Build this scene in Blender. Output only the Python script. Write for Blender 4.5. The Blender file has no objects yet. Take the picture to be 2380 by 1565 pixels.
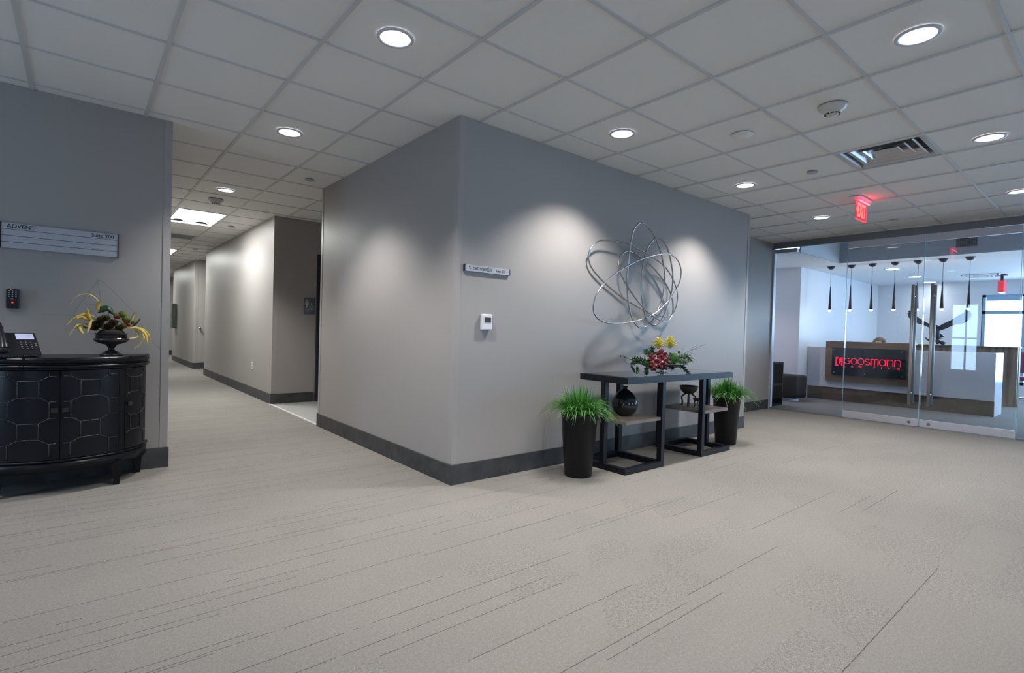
import bpy, bmesh, math, random
from mathutils import Vector, Matrix

random.seed(7)
S = bpy.context.scene
COL = S.collection
PI = math.pi
H = 2.675            # lobby ceiling height (m)

# ---------------------------------------------------------------- camera
cam_data = bpy.data.cameras.new('camera')
cam = bpy.data.objects.new('camera', cam_data)
COL.objects.link(cam)
cam_data.sensor_fit = 'HORIZONTAL'
cam_data.sensor_width = 36.0
cam_data.lens = 1212.936 * 36.0 / 2380.0
cam_data.shift_y = (790.165 - 782.5) / 2380.0
cam_data.clip_start = 0.05
YAW, PITCH, ROLL = 0.69376, -0.015449, 0.027925
fw = Vector((math.sin(YAW) * math.cos(PITCH), math.cos(YAW) * math.cos(PITCH), math.sin(PITCH)))
rt = Vector((math.cos(YAW), -math.sin(YAW), 0))
up = rt.cross(fw)
r2 = rt * math.cos(ROLL) + up * math.sin(ROLL)
u2 = -rt * math.sin(ROLL) + up * math.cos(ROLL)
CP = Vector((0, 0, 1.13))
cam.matrix_world = Matrix(((r2.x, u2.x, -fw.x, CP.x), (r2.y, u2.y, -fw.y, CP.y), (r2.z, u2.z, -fw.z, CP.z), (0, 0, 0, 1)))
S.camera = cam

# ---------------------------------------------------------------- world, exposure
W = bpy.data.worlds.new('daylight'); S.world = W; W.use_nodes = True
bg = W.node_tree.nodes['Background']
bg.inputs[0].default_value = (0.46, 0.70, 1.0, 1)
bg.inputs[1].default_value = 11.0
S.view_settings.view_transform = 'Standard'
S.view_settings.look = 'None'
S.view_settings.gamma = 1.0
S.view_settings.use_curve_mapping = False
S.view_settings.exposure = 0.0
try:
    S.cycles.max_bounces = 10; S.cycles.diffuse_bounces = 5; S.cycles.glossy_bounces = 5
    S.cycles.transmission_bounces = 10; S.cycles.transparent_max_bounces = 16
    S.cycles.caustics_reflective = False; S.cycles.caustics_refractive = False
    S.cycles.sample_clamp_indirect = 4.0
    S.cycles.use_denoising = True
except Exception:
    pass

def portal(name, loc, rot, sx, sy):
    """window openings help the renderer find the daylight"""
    l = bpy.data.lights.new(name, 'AREA'); l.shape = 'RECTANGLE'; l.size = sx; l.size_y = sy
    l.cycles.is_portal = True
    o = bpy.data.objects.new(name, l); o.location = loc; o.rotation_euler = rot; COL.objects.link(o)
    return o

# ---------------------------------------------------------------- materials
def lin(c):
    return tuple(((v / 255) / 12.92 if v / 255 <= 0.04045 else ((v / 255 + 0.055) / 1.055) ** 2.4) for v in c)

def mat(name, col, rough=0.5, metal=0.0, spec=0.5, emit=None, es=0.0, coat=0.0, trans=0.0, ior=None, noise=0.0, nscale=40, bump=0.0, bscale=200, alpha=1.0):
    m = bpy.data.materials.new(name); m.use_nodes = True
    nt = m.node_tree; b = nt.nodes['Principled BSDF']
    b.inputs['Base Color'].default_value = (*col, 1)
    b.inputs['Roughness'].default_value = rough
    b.inputs['Metallic'].default_value = metal
    b.inputs['Specular IOR Level'].default_value = spec
    b.inputs['Coat Weight'].default_value = coat
    b.inputs['Transmission Weight'].default_value = trans
    b.inputs['Alpha'].default_value = alpha
    if ior: b.inputs['IOR'].default_value = ior
    if emit:
        b.inputs['Emission Color'].default_value = (*emit, 1); b.inputs['Emission Strength'].default_value = es
    tc = nt.nodes.new('ShaderNodeTexCoord')
    if noise > 0:
        n = nt.nodes.new('ShaderNodeTexNoise'); n.inputs['Scale'].default_value = nscale; n.inputs['Detail'].default_value = 4
        nt.links.new(tc.outputs['Object'], n.inputs['Vector'])
        mr = nt.nodes.new('ShaderNodeMapRange')
        mr.inputs['From Min'].default_value = 0.25; mr.inputs['From Max'].default_value = 0.75
        mr.inputs['To Min'].default_value = 1 - noise; mr.inputs['To Max'].default_value = 1 + noise
        nt.links.new(n.outputs['Fac'], mr.inputs['Value'])
        mx = nt.nodes.new('ShaderNodeVectorMath'); mx.operation = 'SCALE'
        mx.inputs[0].default_value = col
        nt.links.new(mr.outputs['Result'], mx.inputs['Scale'])
        nt.links.new(mx.outputs['Vector'], b.inputs['Base Color'])
    if bump > 0:
        n2 = nt.nodes.new('ShaderNodeTexNoise'); n2.inputs['Scale'].default_value = bscale
        nt.links.new(tc.outputs['Object'], n2.inputs['Vector'])
        bp = nt.nodes.new('ShaderNodeBump'); bp.inputs['Strength'].default_value = bump; bp.inputs['Distance'].default_value = 0.002
        nt.links.new(n2.outputs['Fac'], bp.inputs['Height']); nt.links.new(bp.outputs['Normal'], b.inputs['Normal'])
    return m

M = {}
M['wall'] = mat('wall_paint', (0.335, 0.318, 0.308), 0.42, spec=0.45, bump=0.08, bscale=260)
M['guard'] = mat('corner_guard', (0.345, 0.328, 0.318), 0.38, spec=0.5)
M['officewall'] = mat('office_wall_paint', (0.66, 0.67, 0.71), 0.33, spec=0.5)
M['officeceil'] = mat('office_ceiling', (0.80, 0.80, 0.81), 0.8)
M['beam'] = mat('beam_paint', (0.36, 0.37, 0.40), 0.7)
M['tile'] = mat('ceiling_tile', (0.78, 0.775, 0.76), 0.9, spec=0.2, noise=0.03, nscale=250, bump=0.15, bscale=400)
M['grid'] = mat('ceiling_tee', (0.56, 0.56, 0.555), 0.5)
M['base'] = mat('slate_base', (0.045, 0.046, 0.05), 0.5, noise=0.45, nscale=9, bump=0.3, bscale=30)
M['black'] = mat('black_lacquer', (0.006, 0.0065, 0.010), 0.30, spec=0.28)
M['moulding'] = mat('black_moulding_glint_tone', (0.020, 0.022, 0.030), 0.22, spec=0.6)  # same lacquer as the cabinet, colour lifted to paint in glints on the mouldings
M['blackmet'] = mat('black_powdercoat', (0.009, 0.010, 0.015), 0.40, spec=0.3)
M['blackglass'] = mat('black_glass', (0.018, 0.02, 0.024), 0.04, spec=0.8)
M['pot'] = mat('black_planter', (0.010, 0.010, 0.012), 0.42, spec=0.3)
M['soil'] = mat('soil', (0.02, 0.015, 0.01), 0.95)
M['steel'] = mat('brushed_steel', (0.42, 0.41, 0.40), 0.26, metal=1.0)
M['pullsteel'] = mat('satin_pull_steel', (0.50, 0.49, 0.47), 0.42, metal=0.6)
M['steel2'] = mat('satin_aluminium', (0.55, 0.55, 0.60), 0.42, metal=0.4)
M['darkalu'] = mat('dark_aluminium', (0.20, 0.205, 0.215), 0.45, metal=0.3)
M['silver'] = mat('silver_bowl', (0.66, 0.62, 0.57), 0.24, metal=0.85)
M['white'] = mat('white_plastic', (0.72, 0.72, 0.78), 0.4)
M['sprink'] = mat('cover_plate', (0.42, 0.42, 0.42), 0.5)
M['lcd'] = mat('lcd_grey', (0.05, 0.055, 0.05), 0.2)
M['signface'] = mat('sign_silver', (0.46, 0.47, 0.52), 0.4, metal=0.2)
M['signdark'] = mat('sign_black', (0.012, 0.012, 0.016), 0.4)
M['ink'] = mat('sign_ink', (0.03, 0.03, 0.035), 0.6)
M['darkplast'] = mat('black_plastic', (0.012, 0.012, 0.016), 0.35)
M['key'] = mat('key_print', (0.45, 0.5, 0.55), 0.5)
M['redled'] = mat('red_led', (0.6, 0.02, 0.02), 0.4, emit=(1, 0.01, 0.02), es=3)
M['redkey'] = mat('red_key', (0.35, 0.04, 0.05), 0.5)
M['screen'] = mat('phone_screen', (0.5, 0.52, 0.7), 0.25, emit=(0.5, 0.55, 0.85), es=0.35)
M['blue'] = mat('restroom_blue', (0.10, 0.12, 0.16), 0.5)
M['pict'] = mat('pictogram', (0.45, 0.5, 0.5), 0.5)
M['lens'] = mat('lamp_lens', (0.9, 0.9, 0.9), 0.5, emit=(0.93, 0.95, 1.0), es=4.0)
M['troffer'] = mat('troffer_lens', (0.9, 0.9, 0.9), 0.5, emit=(0.98, 1.0, 0.95), es=38.0)
M['trim'] = mat('lamp_trim', (0.55, 0.55, 0.58), 0.35)
M['bulb'] = mat('pendant_bulb', (1, 1, 1), 0.4, emit=(1.0, 0.93, 0.85), es=14.0)
M['pendant'] = mat('pendant_black', (0.008, 0.008, 0.014), 0.4)
M['shelf'] = mat('grey_oak', (0.20, 0.165, 0.14), 0.5, noise=0.2, nscale=20)
M['bowlwood'] = mat('dark_carved_wood', (0.045, 0.03, 0.022), 0.45, noise=0.3, nscale=30)
M['vase'] = mat('black_glazed_vase', (0.012, 0.014, 0.018), 0.16, spec=0.6)
M['urn'] = mat('bronze_urn', (0.022, 0.018, 0.018), 0.25, spec=0.6)
M['leafy'] = mat('dried_leaf', (0.50, 0.36, 0.06), 0.6, noise=0.35, nscale=25)
M['leafp'] = mat('pale_leaf', (0.62, 0.50, 0.17), 0.6, noise=0.3, nscale=25)
M['grnleaf'] = mat('dark_leaf', (0.02, 0.07, 0.035), 0.35)
M['stem'] = mat('green_stem', (0.12, 0.18, 0.05), 0.6)
M['moss'] = mat('moss', (0.11, 0.14, 0.02), 0.9, noise=0.5, nscale=120, bump=0.8, bscale=150)
M['moss2'] = mat('green_moss', (0.04, 0.13, 0.02), 0.9, noise=0.5, nscale=120, bump=0.8, bscale=150)
M['choke'] = mat('artichoke_petal', (0.085, 0.06, 0.022), 0.5, noise=0.6, nscale=40)
M['redflw'] = mat('red_bloom', (0.30, 0.012, 0.035), 0.5)
M['yellow'] = mat('yellow_bract', (0.80, 0.68, 0.08), 0.45, noise=0.15, nscale=30)
M['orchid'] = mat('orchid_petal', (0.12, 0.008, 0.012), 0.4, noise=0.35, nscale=40)
M['lip'] = mat('orchid_lip', (0.30, 0.06, 0.05), 0.4)
M['fern'] = mat('fern', (0.045, 0.11, 0.045), 0.45, noise=0.4, nscale=40)
M['twig'] = mat('twig', (0.09, 0.04, 0.035), 0.7)
M['exitred'] = mat('exit_letters', (0.8, 0.05, 0.05), 0.4, emit=(1.0, 0.22, 0.20), es=1.5)
M['exitpanel'] = mat('exit_panel', (0.5, 0.03, 0.05), 0.2, emit=(0.9, 0.035, 0.06), es=0.55)
M['exitedge'] = mat('exit_edge', (0.8, 0.05, 0.1), 0.3, emit=(1.0, 0.07, 0.12), es=0.95)
M['exitlamp'] = mat('exit_lamp', (0.8, 0.05, 0.08), 0.4, emit=(1.0, 0.03, 0.05), es=15.0)
M['walnut'] = mat('walnut', (0.11, 0.07, 0.048), 0.45, noise=0.3, nscale=6)
M['desk'] = mat('white_laminate', (0.64, 0.63, 0.68), 0.16, spec=0.5)
M['toe'] = mat('desk_toe', (0.14, 0.095, 0.07), 0.5, noise=0.2, nscale=8)
M['navy'] = mat('sign_acrylic', (0.006, 0.012, 0.03), 0.10, spec=0.6)
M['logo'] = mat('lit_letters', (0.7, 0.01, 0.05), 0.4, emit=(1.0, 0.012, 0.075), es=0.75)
M['eagle'] = mat('dark_bronze', (0.018, 0.02, 0.028), 0.4, metal=0.3)
M['leather'] = mat('black_leather', (0.004, 0.004, 0.006), 0.6, spec=0.2)
M['chairred'] = mat('mauve_fabric', (0.22, 0.04, 0.10), 0.8)
M['skin'] = mat('skin', (0.50, 0.28, 0.20), 0.55)
M['hair'] = mat('brown_hair', (0.10, 0.055, 0.03), 0.5, noise=0.6, nscale=60)
M['cloth'] = mat('grey_cloth', (0.10, 0.11, 0.13), 0.8)
M['vent'] = mat('vent_metal', (0.50, 0.50, 0.50), 0.3, metal=0.65)
M['ventgrey'] = mat('vent_grey', (0.22, 0.26, 0.26), 0.5)
M['ventdark'] = mat('duct_dark', (0.03, 0.035, 0.04), 0.8)
M['doordark'] = mat('door_dark', (0.018, 0.022, 0.035), 0.4)
M['winframe'] = mat('window_frame', (0.25, 0.38, 0.5), 0.5)
M['shade'] = mat('roller_shade', (0.30, 0.42, 0.55), 0.7)
M['floortile'] = mat('grey_floor_tile', (0.42, 0.42, 0.41), 0.35, noise=0.06, nscale=8)
M['strip'] = mat('metal_strip', (0.75, 0.75, 0.78), 0.3)
M['extgreen'] = mat('cabinet_grey_green', (0.10, 0.12, 0.11), 0.4)

def glass_mat(name, tint, rough=0.0, refl=1.0):
    """clear architectural pane: light passes straight through, with a mirror-like surface reflection"""
    m = bpy.data.materials.new(name); m.use_nodes = True; nt = m.node_tree
    for n in list(nt.nodes): nt.nodes.remove(n)
    out = nt.nodes.new('ShaderNodeOutputMaterial')
    tr = nt.nodes.new('ShaderNodeBsdfTransparent'); tr.inputs[0].default_value = (*tint, 1)
    gl = nt.nodes.new('ShaderNodeBsdfGlossy'); gl.inputs['Roughness'].default_value = rough
    gl.inputs['Color'].default_value = (refl, refl, refl, 1)
    fr = nt.nodes.new('ShaderNodeFresnel'); fr.inputs[0].default_value = 1.5
    mx = nt.nodes.new('ShaderNodeMixShader')
    nt.links.new(fr.outputs[0], mx.inputs[0]); nt.links.new(tr.outputs[0], mx.inputs[1]); nt.links.new(gl.outputs[0], mx.inputs[2])
    nt.links.new(mx.outputs[0], out.inputs[0])
    return m
M['glass'] = glass_mat('clear_glass', (0.93, 0.96, 0.97))
M['glassedge'] = mat('glass_edge', (0.25, 0.55, 0.62), 0.15, spec=0.6)

def vein_wood(name, c1, c2, scale, vertical=True, rough=0.45):
    m = bpy.data.materials.new(name); m.use_nodes = True; nt = m.node_tree; b = nt.nodes['Principled BSDF']
    tc = nt.nodes.new('ShaderNodeTexCoord'); mp = nt.nodes.new('ShaderNodeMapping')
    mp.inputs['Scale'].default_value = (scale, scale, scale * 0.06) if vertical else (scale, scale * 0.08, scale)
    n = nt.nodes.new('ShaderNodeTexNoise'); n.inputs['Scale'].default_value = 1.0; n.inputs['Detail'].default_value = 5
    cr = nt.nodes.new('ShaderNodeValToRGB')
    cr.color_ramp.elements[0].position = 0.35; cr.color_ramp.elements[0].color = (*c1, 1)
    cr.color_ramp.elements[1].position = 0.65; cr.color_ramp.elements[1].color = (*c2, 1)
    nt.links.new(tc.outputs['Object'], mp.inputs[0]); nt.links.new(mp.outputs[0], n.inputs['Vector'])
    nt.links.new(n.outputs['Fac'], cr.inputs[0]); nt.links.new(cr.outputs[0], b.inputs['Base Color'])
    b.inputs['Roughness'].default_value = rough
    return m
M['veneer'] = vein_wood('striped_veneer', (0.10, 0.068, 0.05), (0.26, 0.18, 0.13), 14)
M['walnut'] = vein_wood('walnut_board', (0.13, 0.078, 0.05), (0.24, 0.155, 0.10), 9, vertical=False)

def carpet_mat():
    m = bpy.data.materials.new('plank_carpet'); m.use_nodes = True; nt = m.node_tree; L = nt.links
    b = nt.nodes['Principled BSDF']; b.inputs['Roughness'].default_value = 0.95; b.inputs['Specular IOR Level'].default_value = 0.15
    tc = nt.nodes.new('ShaderNodeTexCoord'); sp = nt.nodes.new('ShaderNodeSeparateXYZ')
    L.new(tc.outputs['Object'], sp.inputs[0])
    def mth(op, a, c=None, d=None):
        n = nt.nodes.new('ShaderNodeMath'); n.operation = op
        for i, v in enumerate((a, c, d)):
            if v is None: continue
            if isinstance(v, (int, float)): n.inputs[i].default_value = v
            else: L.new(v, n.inputs[i])
        return n.outputs[0]
    def noise(scale, detail=2, vec=None):
        n = nt.nodes.new('ShaderNodeTexNoise'); n.inputs['Scale'].default_value = scale; n.inputs['Detail'].default_value = detail
        L.new(vec or tc.outputs['Object'], n.inputs['Vector']); return n.outputs['Fac']
    def white(a, c, seed):
        cv = nt.nodes.new('ShaderNodeCombineXYZ'); L.new(a, cv.inputs[0]); L.new(c, cv.inputs[1]); cv.inputs[2].default_value = seed
        w = nt.nodes.new('ShaderNodeTexWhiteNoise'); w.noise_dimensions = '3D'; L.new(cv.outputs[0], w.inputs['Vector']); return w.outputs['Value']
    X, Y = sp.outputs[0], sp.outputs[1]
    wob = mth('MULTIPLY', mth('SUBTRACT', noise(35, 3), 0.5), 0.006)
    yw = mth('ADD', Y, wob)
    lines = None
    region = noise(0.45, 1)
    # fewer grooves toward the lower right of the lobby (different plank lot)
    fade = mth('MULTIPLY', mth('ADD', mth('MULTIPLY', X, 0.10), mth('MULTIPLY', Y, -0.09)), 1.0)
    for k, (P, Ln, thr, seed) in enumerate(((0.205, 0.9, 0.55, 1.3), (0.287, 1.3, 0.60, 5.1), (0.133, 0.55, 0.86, 9.7))):
        t = mth('DIVIDE', yw, P); row = mth('FLOOR', mth('ADD', t, 0.5))
        shift = mth('MULTIPLY', white(row, row, seed + 20), 7.0)
        seg = mth('FLOOR', mth('DIVIDE', mth('ADD', X, shift), Ln))
        rnd = white(row, seg, seed)
        on = mth('GREATER_THAN', mth('SUBTRACT', rnd, fade), thr)
        dist = mth('MULTIPLY', mth('ABSOLUTE', mth('SUBTRACT', t, row)), P)
        mask = mth('MULTIPLY', mth('LESS_THAN', dist, 0.0018), on)
        lines = mask if lines is None else mth('MAXIMUM', lines, mask)
    lines = mth('MULTIPLY', lines, mth('GREATER_THAN', noise(55, 2), 0.40))
    # plank blocks of slightly different shade / pile
    prow = mth('FLOOR', mth('DIVIDE', Y, 0.205))
    psh = mth('MULTIPLY', white(prow, prow, 77), 3.0)
    pcol = mth('FLOOR', mth('DIVIDE', mth('ADD', X, psh), 0.47))
    pr = white(prow, pcol, 3.3)
    rough_lot = mth('GREATER_THAN', mth('ADD', pr, mth('MULTIPLY', fade, 1.5)), 0.85)
    amp = mth('ADD', mth('MULTIPLY', rough_lot, 0.8), 0.8)
    fine = mth('MULTIPLY', mth('SUBTRACT', noise(230, 2), 0.5), amp)
    fine2 = mth('MULTIPLY', mth('SUBTRACT', noise(75, 3), 0.5), mth('MULTIPLY', amp, 0.55))
    blotch = mth('MULTIPLY', mth('SUBTRACT', noise(1.7, 3), 0.5), 0.16)
    shade = mth('ADD', mth('ADD', mth('ADD', 1.0, mth('MULTIPLY', mth('SUBTRACT', pr, 0.5), 0.05)), mth('MULTIPLY', rough_lot, -0.05)), mth('ADD', mth('ADD', fine, fine2), blotch))
    shade = mth('MULTIPLY', shade, mth('SUBTRACT', 1.0, mth('MULTIPLY', lines, 0.62)))
    sc = nt.nodes.new('ShaderNodeVectorMath'); sc.operation = 'SCALE'; sc.inputs[0].default_value = CARPET
    L.new(shade, sc.inputs['Scale']); L.new(sc.outputs[0], b.inputs['Base Color'])
    bp = nt.nodes.new('ShaderNodeBump'); bp.inputs['Strength'].default_value = 0.25; bp.inputs['Distance'].default_value = 0.003
    L.new(mth('SUBTRACT', noise(300, 2), lines), bp.inputs['Height']); L.new(bp.outputs[0], b.inputs['Normal'])
    return m
CARPET = (0.214, 0.203, 0.190)
M['carpet'] = carpet_mat()

def grass_mat(name, lo, hi):
    m = bpy.data.materials.new(name); m.use_nodes = True; nt = m.node_tree; b = nt.nodes['Principled BSDF']
    g = nt.nodes.new('ShaderNodeNewGeometry'); cr = nt.nodes.new('ShaderNodeValToRGB')
    cr.color_ramp.elements[0].color = (*lo, 1); cr.color_ramp.elements[1].color = (*hi, 1)
    nt.links.new(g.outputs['Random Per Island'], cr.inputs[0]); nt.links.new(cr.outputs[0], b.inputs['Base Color'])
    b.inputs['Roughness'].default_value = 0.4
    return m
M['grass'] = grass_mat('grass_blades', (0.012, 0.085, 0.010), (0.12, 0.38, 0.06))
M['fern'] = grass_mat('fern_needles', (0.012, 0.045, 0.02), (0.07, 0.15, 0.06))
M['yellow'] = grass_mat('yellow_bracts', (0.82, 0.66, 0.07), (0.98, 0.90, 0.22))

# ---------------------------------------------------------------- mesh helpers
class MB:
    def __init__(self): self.bm = bmesh.new()
    def face(self, pts):
        vs = [self.bm.verts.new(p) for p in pts]
        return self.bm.faces.new(vs)
    def box(self, x0, x1, y0, y1, z0, z1, bev=0.0, T=None):
        x0, x1 = sorted((x0, x1)); y0, y1 = sorted((y0, y1)); z0, z1 = sorted((z0, z1))
        r = bmesh.ops.create_cube(self.bm, size=1.0)
        vs = r['verts']
        for v in vs:
            v.co = Vector(((x0 + x1) / 2 + v.co.x * (x1 - x0), (y0 + y1) / 2 + v.co.y * (y1 - y0), (z0 + z1) / 2 + v.co.z * (z1 - z0)))
        if bev > 0:
            es = list({e for v in vs for e in v.link_edges})
            rb = bmesh.ops.bevel(self.bm, geom=es, offset=bev, segments=2, profile=0.5, affect='EDGES')
            vs = list({v for f in rb['faces'] for v in f.verts} | {v for v in vs if v.is_valid})
        if T is not None:
            for v in vs: v.co = T @ v.co
        return self
    def tube(self, pts, r, seg=8, closed=False, cap=True, rr=None):
        pts = [Vector(p) for p in pts]; n = len(pts)
        rings = []
        prev = None
        for i, p in enumerate(pts):
            if closed: t = (pts[(i + 1) % n] - pts[(i - 1) % n])
            else: t = pts[min(i + 1, n - 1)] - pts[max(i - 1, 0)]
            if t.length < 1e-9: t = Vector((0, 0, 1))
            t.normalize()
            if prev is None:
                a = Vector((0, 0, 1)) if abs(t.z) < 0.9 else Vector((1, 0, 0))
                nrm = t.cross(a).normalized()
            else:
                nrm = (prev - t * prev.dot(t))
                if nrm.length < 1e-6: nrm = t.orthogonal()
                nrm.normalize()
            prev = nrm; bn = t.cross(nrm)
            ra = rr[i] if rr else r
            rings.append([self.bm.verts.new(p + (nrm * math.cos(2 * PI * k / seg) + bn * math.sin(2 * PI * k / seg)) * ra) for k in range(seg)])
        m = n if closed else n - 1
        for i in range(m):
            A, B = rings[i], rings[(i + 1) % n]
            off = 0
            if closed and i == n - 1:
                off = min(range(seg), key=lambda o: sum((A[k].co - B[(k + o) % seg].co).length for k in range(seg)))
            for k in range(seg):
                f = self.bm.faces.new((A[k], A[(k + 1) % seg], B[(k + 1 + off) % seg], B[(k + off) % seg])); f.smooth = True
        if cap and not closed:
            self.bm.faces.new(rings[0]); self.bm.faces.new(list(reversed(rings[-1])))
        return self
    def lathe(self, prof, c=(0, 0, 0), seg=32, sx=1.0, sy=1.0, smooth=True, T=None):
        """prof: list of (radius, z)"""
        rings = []
        for r, z in prof:
            if r < 1e-6: rings.append([self.bm.verts.new((c[0], c[1], c[2] + z))])
            else: rings.append([self.bm.verts.new((c[0] + r * sx * math.cos(2 * PI * k / seg), c[1] + r * sy * math.sin(2 * PI * k / seg), c[2] + z)) for k in range(seg)])
        for A, B in zip(rings, rings[1:]):
            for k in range(seg):
                a0, a1 = A[k % len(A)], A[(k + 1) % len(A)]; b0, b1 = B[k % len(B)], B[(k + 1) % len(B)]
                vs = [a0]
                if a1 is not a0: vs.append(a1)
                vs.append(b1)
                if b0 is not b1: vs.append(b0)
                if len(vs) >= 3:
                    f = self.bm.faces.new(vs); f.smooth = smooth
        if T is not None:
            for R in rings:
                for v in R: v.co = T @ v.co
        return self
    def prism(self, poly, T, depth):
        """2-D outline (u,v) mapped by T (u right, v up, w out), thickness depth along w"""
        a = [self.bm.verts.new(T @ Vector((u, v, 0))) for u, v in poly]
        b = [self.bm.verts.new(T @ Vector((u, v, depth))) for u, v in poly]
        self.bm.faces.new(list(reversed(a))); self.bm.faces.new(b)
        n = len(poly)
        for i in range(n): self.bm.faces.new((a[i], a[(i + 1) % n], b[(i + 1) % n], b[i]))
        return self
    def stroke(self, pts, w, T, depth, closed=False):
        n = len(pts); P = [Vector((p[0], p[1])) for p in pts]
        Ls, Rs = [], []
        for i in range(n):
            if closed: t = P[(i + 1) % n] - P[(i - 1) % n]
            else: t = P[min(i + 1, n - 1)] - P[max(i - 1, 0)]
            t.normalize(); nn = Vector((-t.y, t.x)) * w / 2
            Ls.append(P[i] + nn); Rs.append(P[i] - nn)
        for i in range(n if closed else n - 1):
            j = (i + 1) % n
            self.prism([tuple(Ls[i]), tuple(Rs[i]), tuple(Rs[j]), tuple(Ls[j])], T, depth)
        return self
    def ball(self, c, r, sx=1, sy=1, sz=1, sub=3):
        res = bmesh.ops.create_icosphere(self.bm, subdivisions=sub, radius=1.0)
        for v in res['verts']: v.co = Vector((c[0] + v.co.x * r * sx, c[1] + v.co.y * r * sy, c[2] + v.co.z * r * sz))
        for v in res['verts']:
            for f in v.link_faces: f.smooth = True
        return self
    def leaf(self, pts, widths, side, thick=0.0008, fold=0.15):
        """ribbon leaf along pts, widths per point, side = direction of its breadth"""
        pts = [Vector(p) for p in pts]; n = len(pts); rows = []
        for i, p in enumerate(pts):
            t = (pts[min(i + 1, n - 1)] - pts[max(i - 1, 0)]).normalized()
            s = Vector(side); s = s - t * s.dot(t)
            if s.length < 1e-5: s = t.orthogonal()
            s.normalize(); nn = t.cross(s); w = widths[i] / 2
            rows.append([self.bm.verts.new(p - s * w + nn * w * fold), self.bm.verts.new(p - nn * thick), self.bm.verts.new(p + s * w + nn * w * fold), self.bm.verts.new(p + nn * thick)])
        for A, B in zip(rows, rows[1:]):
            for k in range(4):
                f = self.bm.faces.new((A[k], A[(k + 1) % 4], B[(k + 1) % 4], B[k])); f.smooth = True
        return self
    def build(self, name, m, parent=None, kind=None, label=None, recalc=True):
        if recalc: bmesh.ops.recalc_face_normals(self.bm, faces=self.bm.faces[:])
        me = bpy.data.meshes.new(name); self.bm.to_mesh(me); self.bm.free()
        if isinstance(m, str): m = M[m]
        me.materials.append(m)
        o = bpy.data.objects.new(name, me); COL.objects.link(o)
        if parent is not None:
            o.parent = parent
            o.matrix_parent_inverse = parent_world(parent).inverted()
        if kind: o['kind'] = kind
        if label: o['label'] = label
        return o

WORLD = {}
def parent_world(p):
    m = Matrix.Identity(4)
    while p is not None:
        m = Matrix.LocRotScale(p.location, p.rotation_euler, p.scale) @ m if p.parent is None else Matrix.LocRotScale(p.location, p.rotation_euler, p.scale) @ m
        if p.parent is not None: m = p.matrix_parent_inverse @ m
        p = p.parent
    return m

def tag(o, label, cat, group=None):
    o['label'] = label; o['category'] = cat
    if group: o['group'] = group
    return o
def thing(name, label, cat, loc=(0, 0, 0), group=None):
    o = bpy.data.objects.new(name, None); COL.objects.link(o); o.location = loc; o.empty_display_size = 0.1
    return tag(o, label, cat, group)
def put(child, parent):
    child.parent = parent; child.matrix_parent_inverse = parent_world(parent).inverted()
def copy_tree(o, parent=None):
    c = o.copy(); COL.objects.link(c)
    if parent is not None:
        c.parent = parent; c.matrix_parent_inverse = o.matrix_parent_inverse.copy()
    for ch in list(o.children): copy_tree(ch, c)
    return c
def frame(o, r, u):
    r = Vector(r).normalized(); u = Vector(u).normalized(); n = r.cross(u)
    return Matrix(((r.x, u.x, n.x, o[0]), (r.y, u.y, n.y, o[1]), (r.z, u.z, n.z, o[2]), (0, 0, 0, 1)))
def text(name, s, size, m, parent, T, ex=0.0008, ax='LEFT', sx=1.0, space=1.0, bold=0.0):
    c = bpy.data.curves.new(name, 'FONT'); c.body = s; c.size = size; c.extrude = ex; c.align_x = ax; c.space_character = space; c.offset = bold
    tmp = bpy.data.objects.new(name, c); COL.objects.link(tmp)
    bpy.context.view_layer.update()
    me = bpy.data.meshes.new_from_object(tmp.evaluated_get(bpy.context.evaluated_depsgraph_get()))
    COL.objects.unlink(tmp); bpy.data.objects.remove(tmp); bpy.data.curves.remove(c)
    me.transform(T @ Matrix.Diagonal((sx, 1, 1, 1))); me.materials.clear(); me.materials.append(M[m])
    o = bpy.data.objects.new(name, me); COL.objects.link(o)
    if parent: put(o, parent)
    return o
def curve_pts(P, n=8, closed=False):
    """Catmull-Rom"""
    P = [Vector(p) for p in P]; out = []; N = len(P)
    for i in range(N if closed else N - 1):
        if closed: p0, p1, p2, p3 = P[(i - 1) % N], P[i], P[(i + 1) % N], P[(i + 2) % N]
        else: p0, p1, p2, p3 = P[max(i - 1, 0)], P[i], P[i + 1], P[min(i + 2, N - 1)]
        for k in range(n):
            t = k / n
            out.append(0.5 * ((2 * p1) + (-p0 + p2) * t + (2 * p0 - 5 * p1 + 4 * p2 - p3) * t * t + (-p0 + 3 * p1 - 3 * p2 + p3) * t ** 3))
    if not closed: out.append(P[-1])
    return out
def struct(name, mb, m, parent=None):
    return mb.build(name, m, parent, kind='structure' if parent is None else None)

# ================================================================ SETTING
YS = -4.0; XW = -3.5
f = struct('floor', MB().box(XW, 16.0, YS, 22.0, -0.08, 0.0), 'carpet')
f2 = struct('floor_restroom', MB().box(2.135, 4.0, 5.931, 7.891, 0.0, 0.004), 'floortile')
struct('trim_1', MB().box(2.105, 2.135, 5.90, 7.92, 0.0, 0.006), 'strip')

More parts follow.
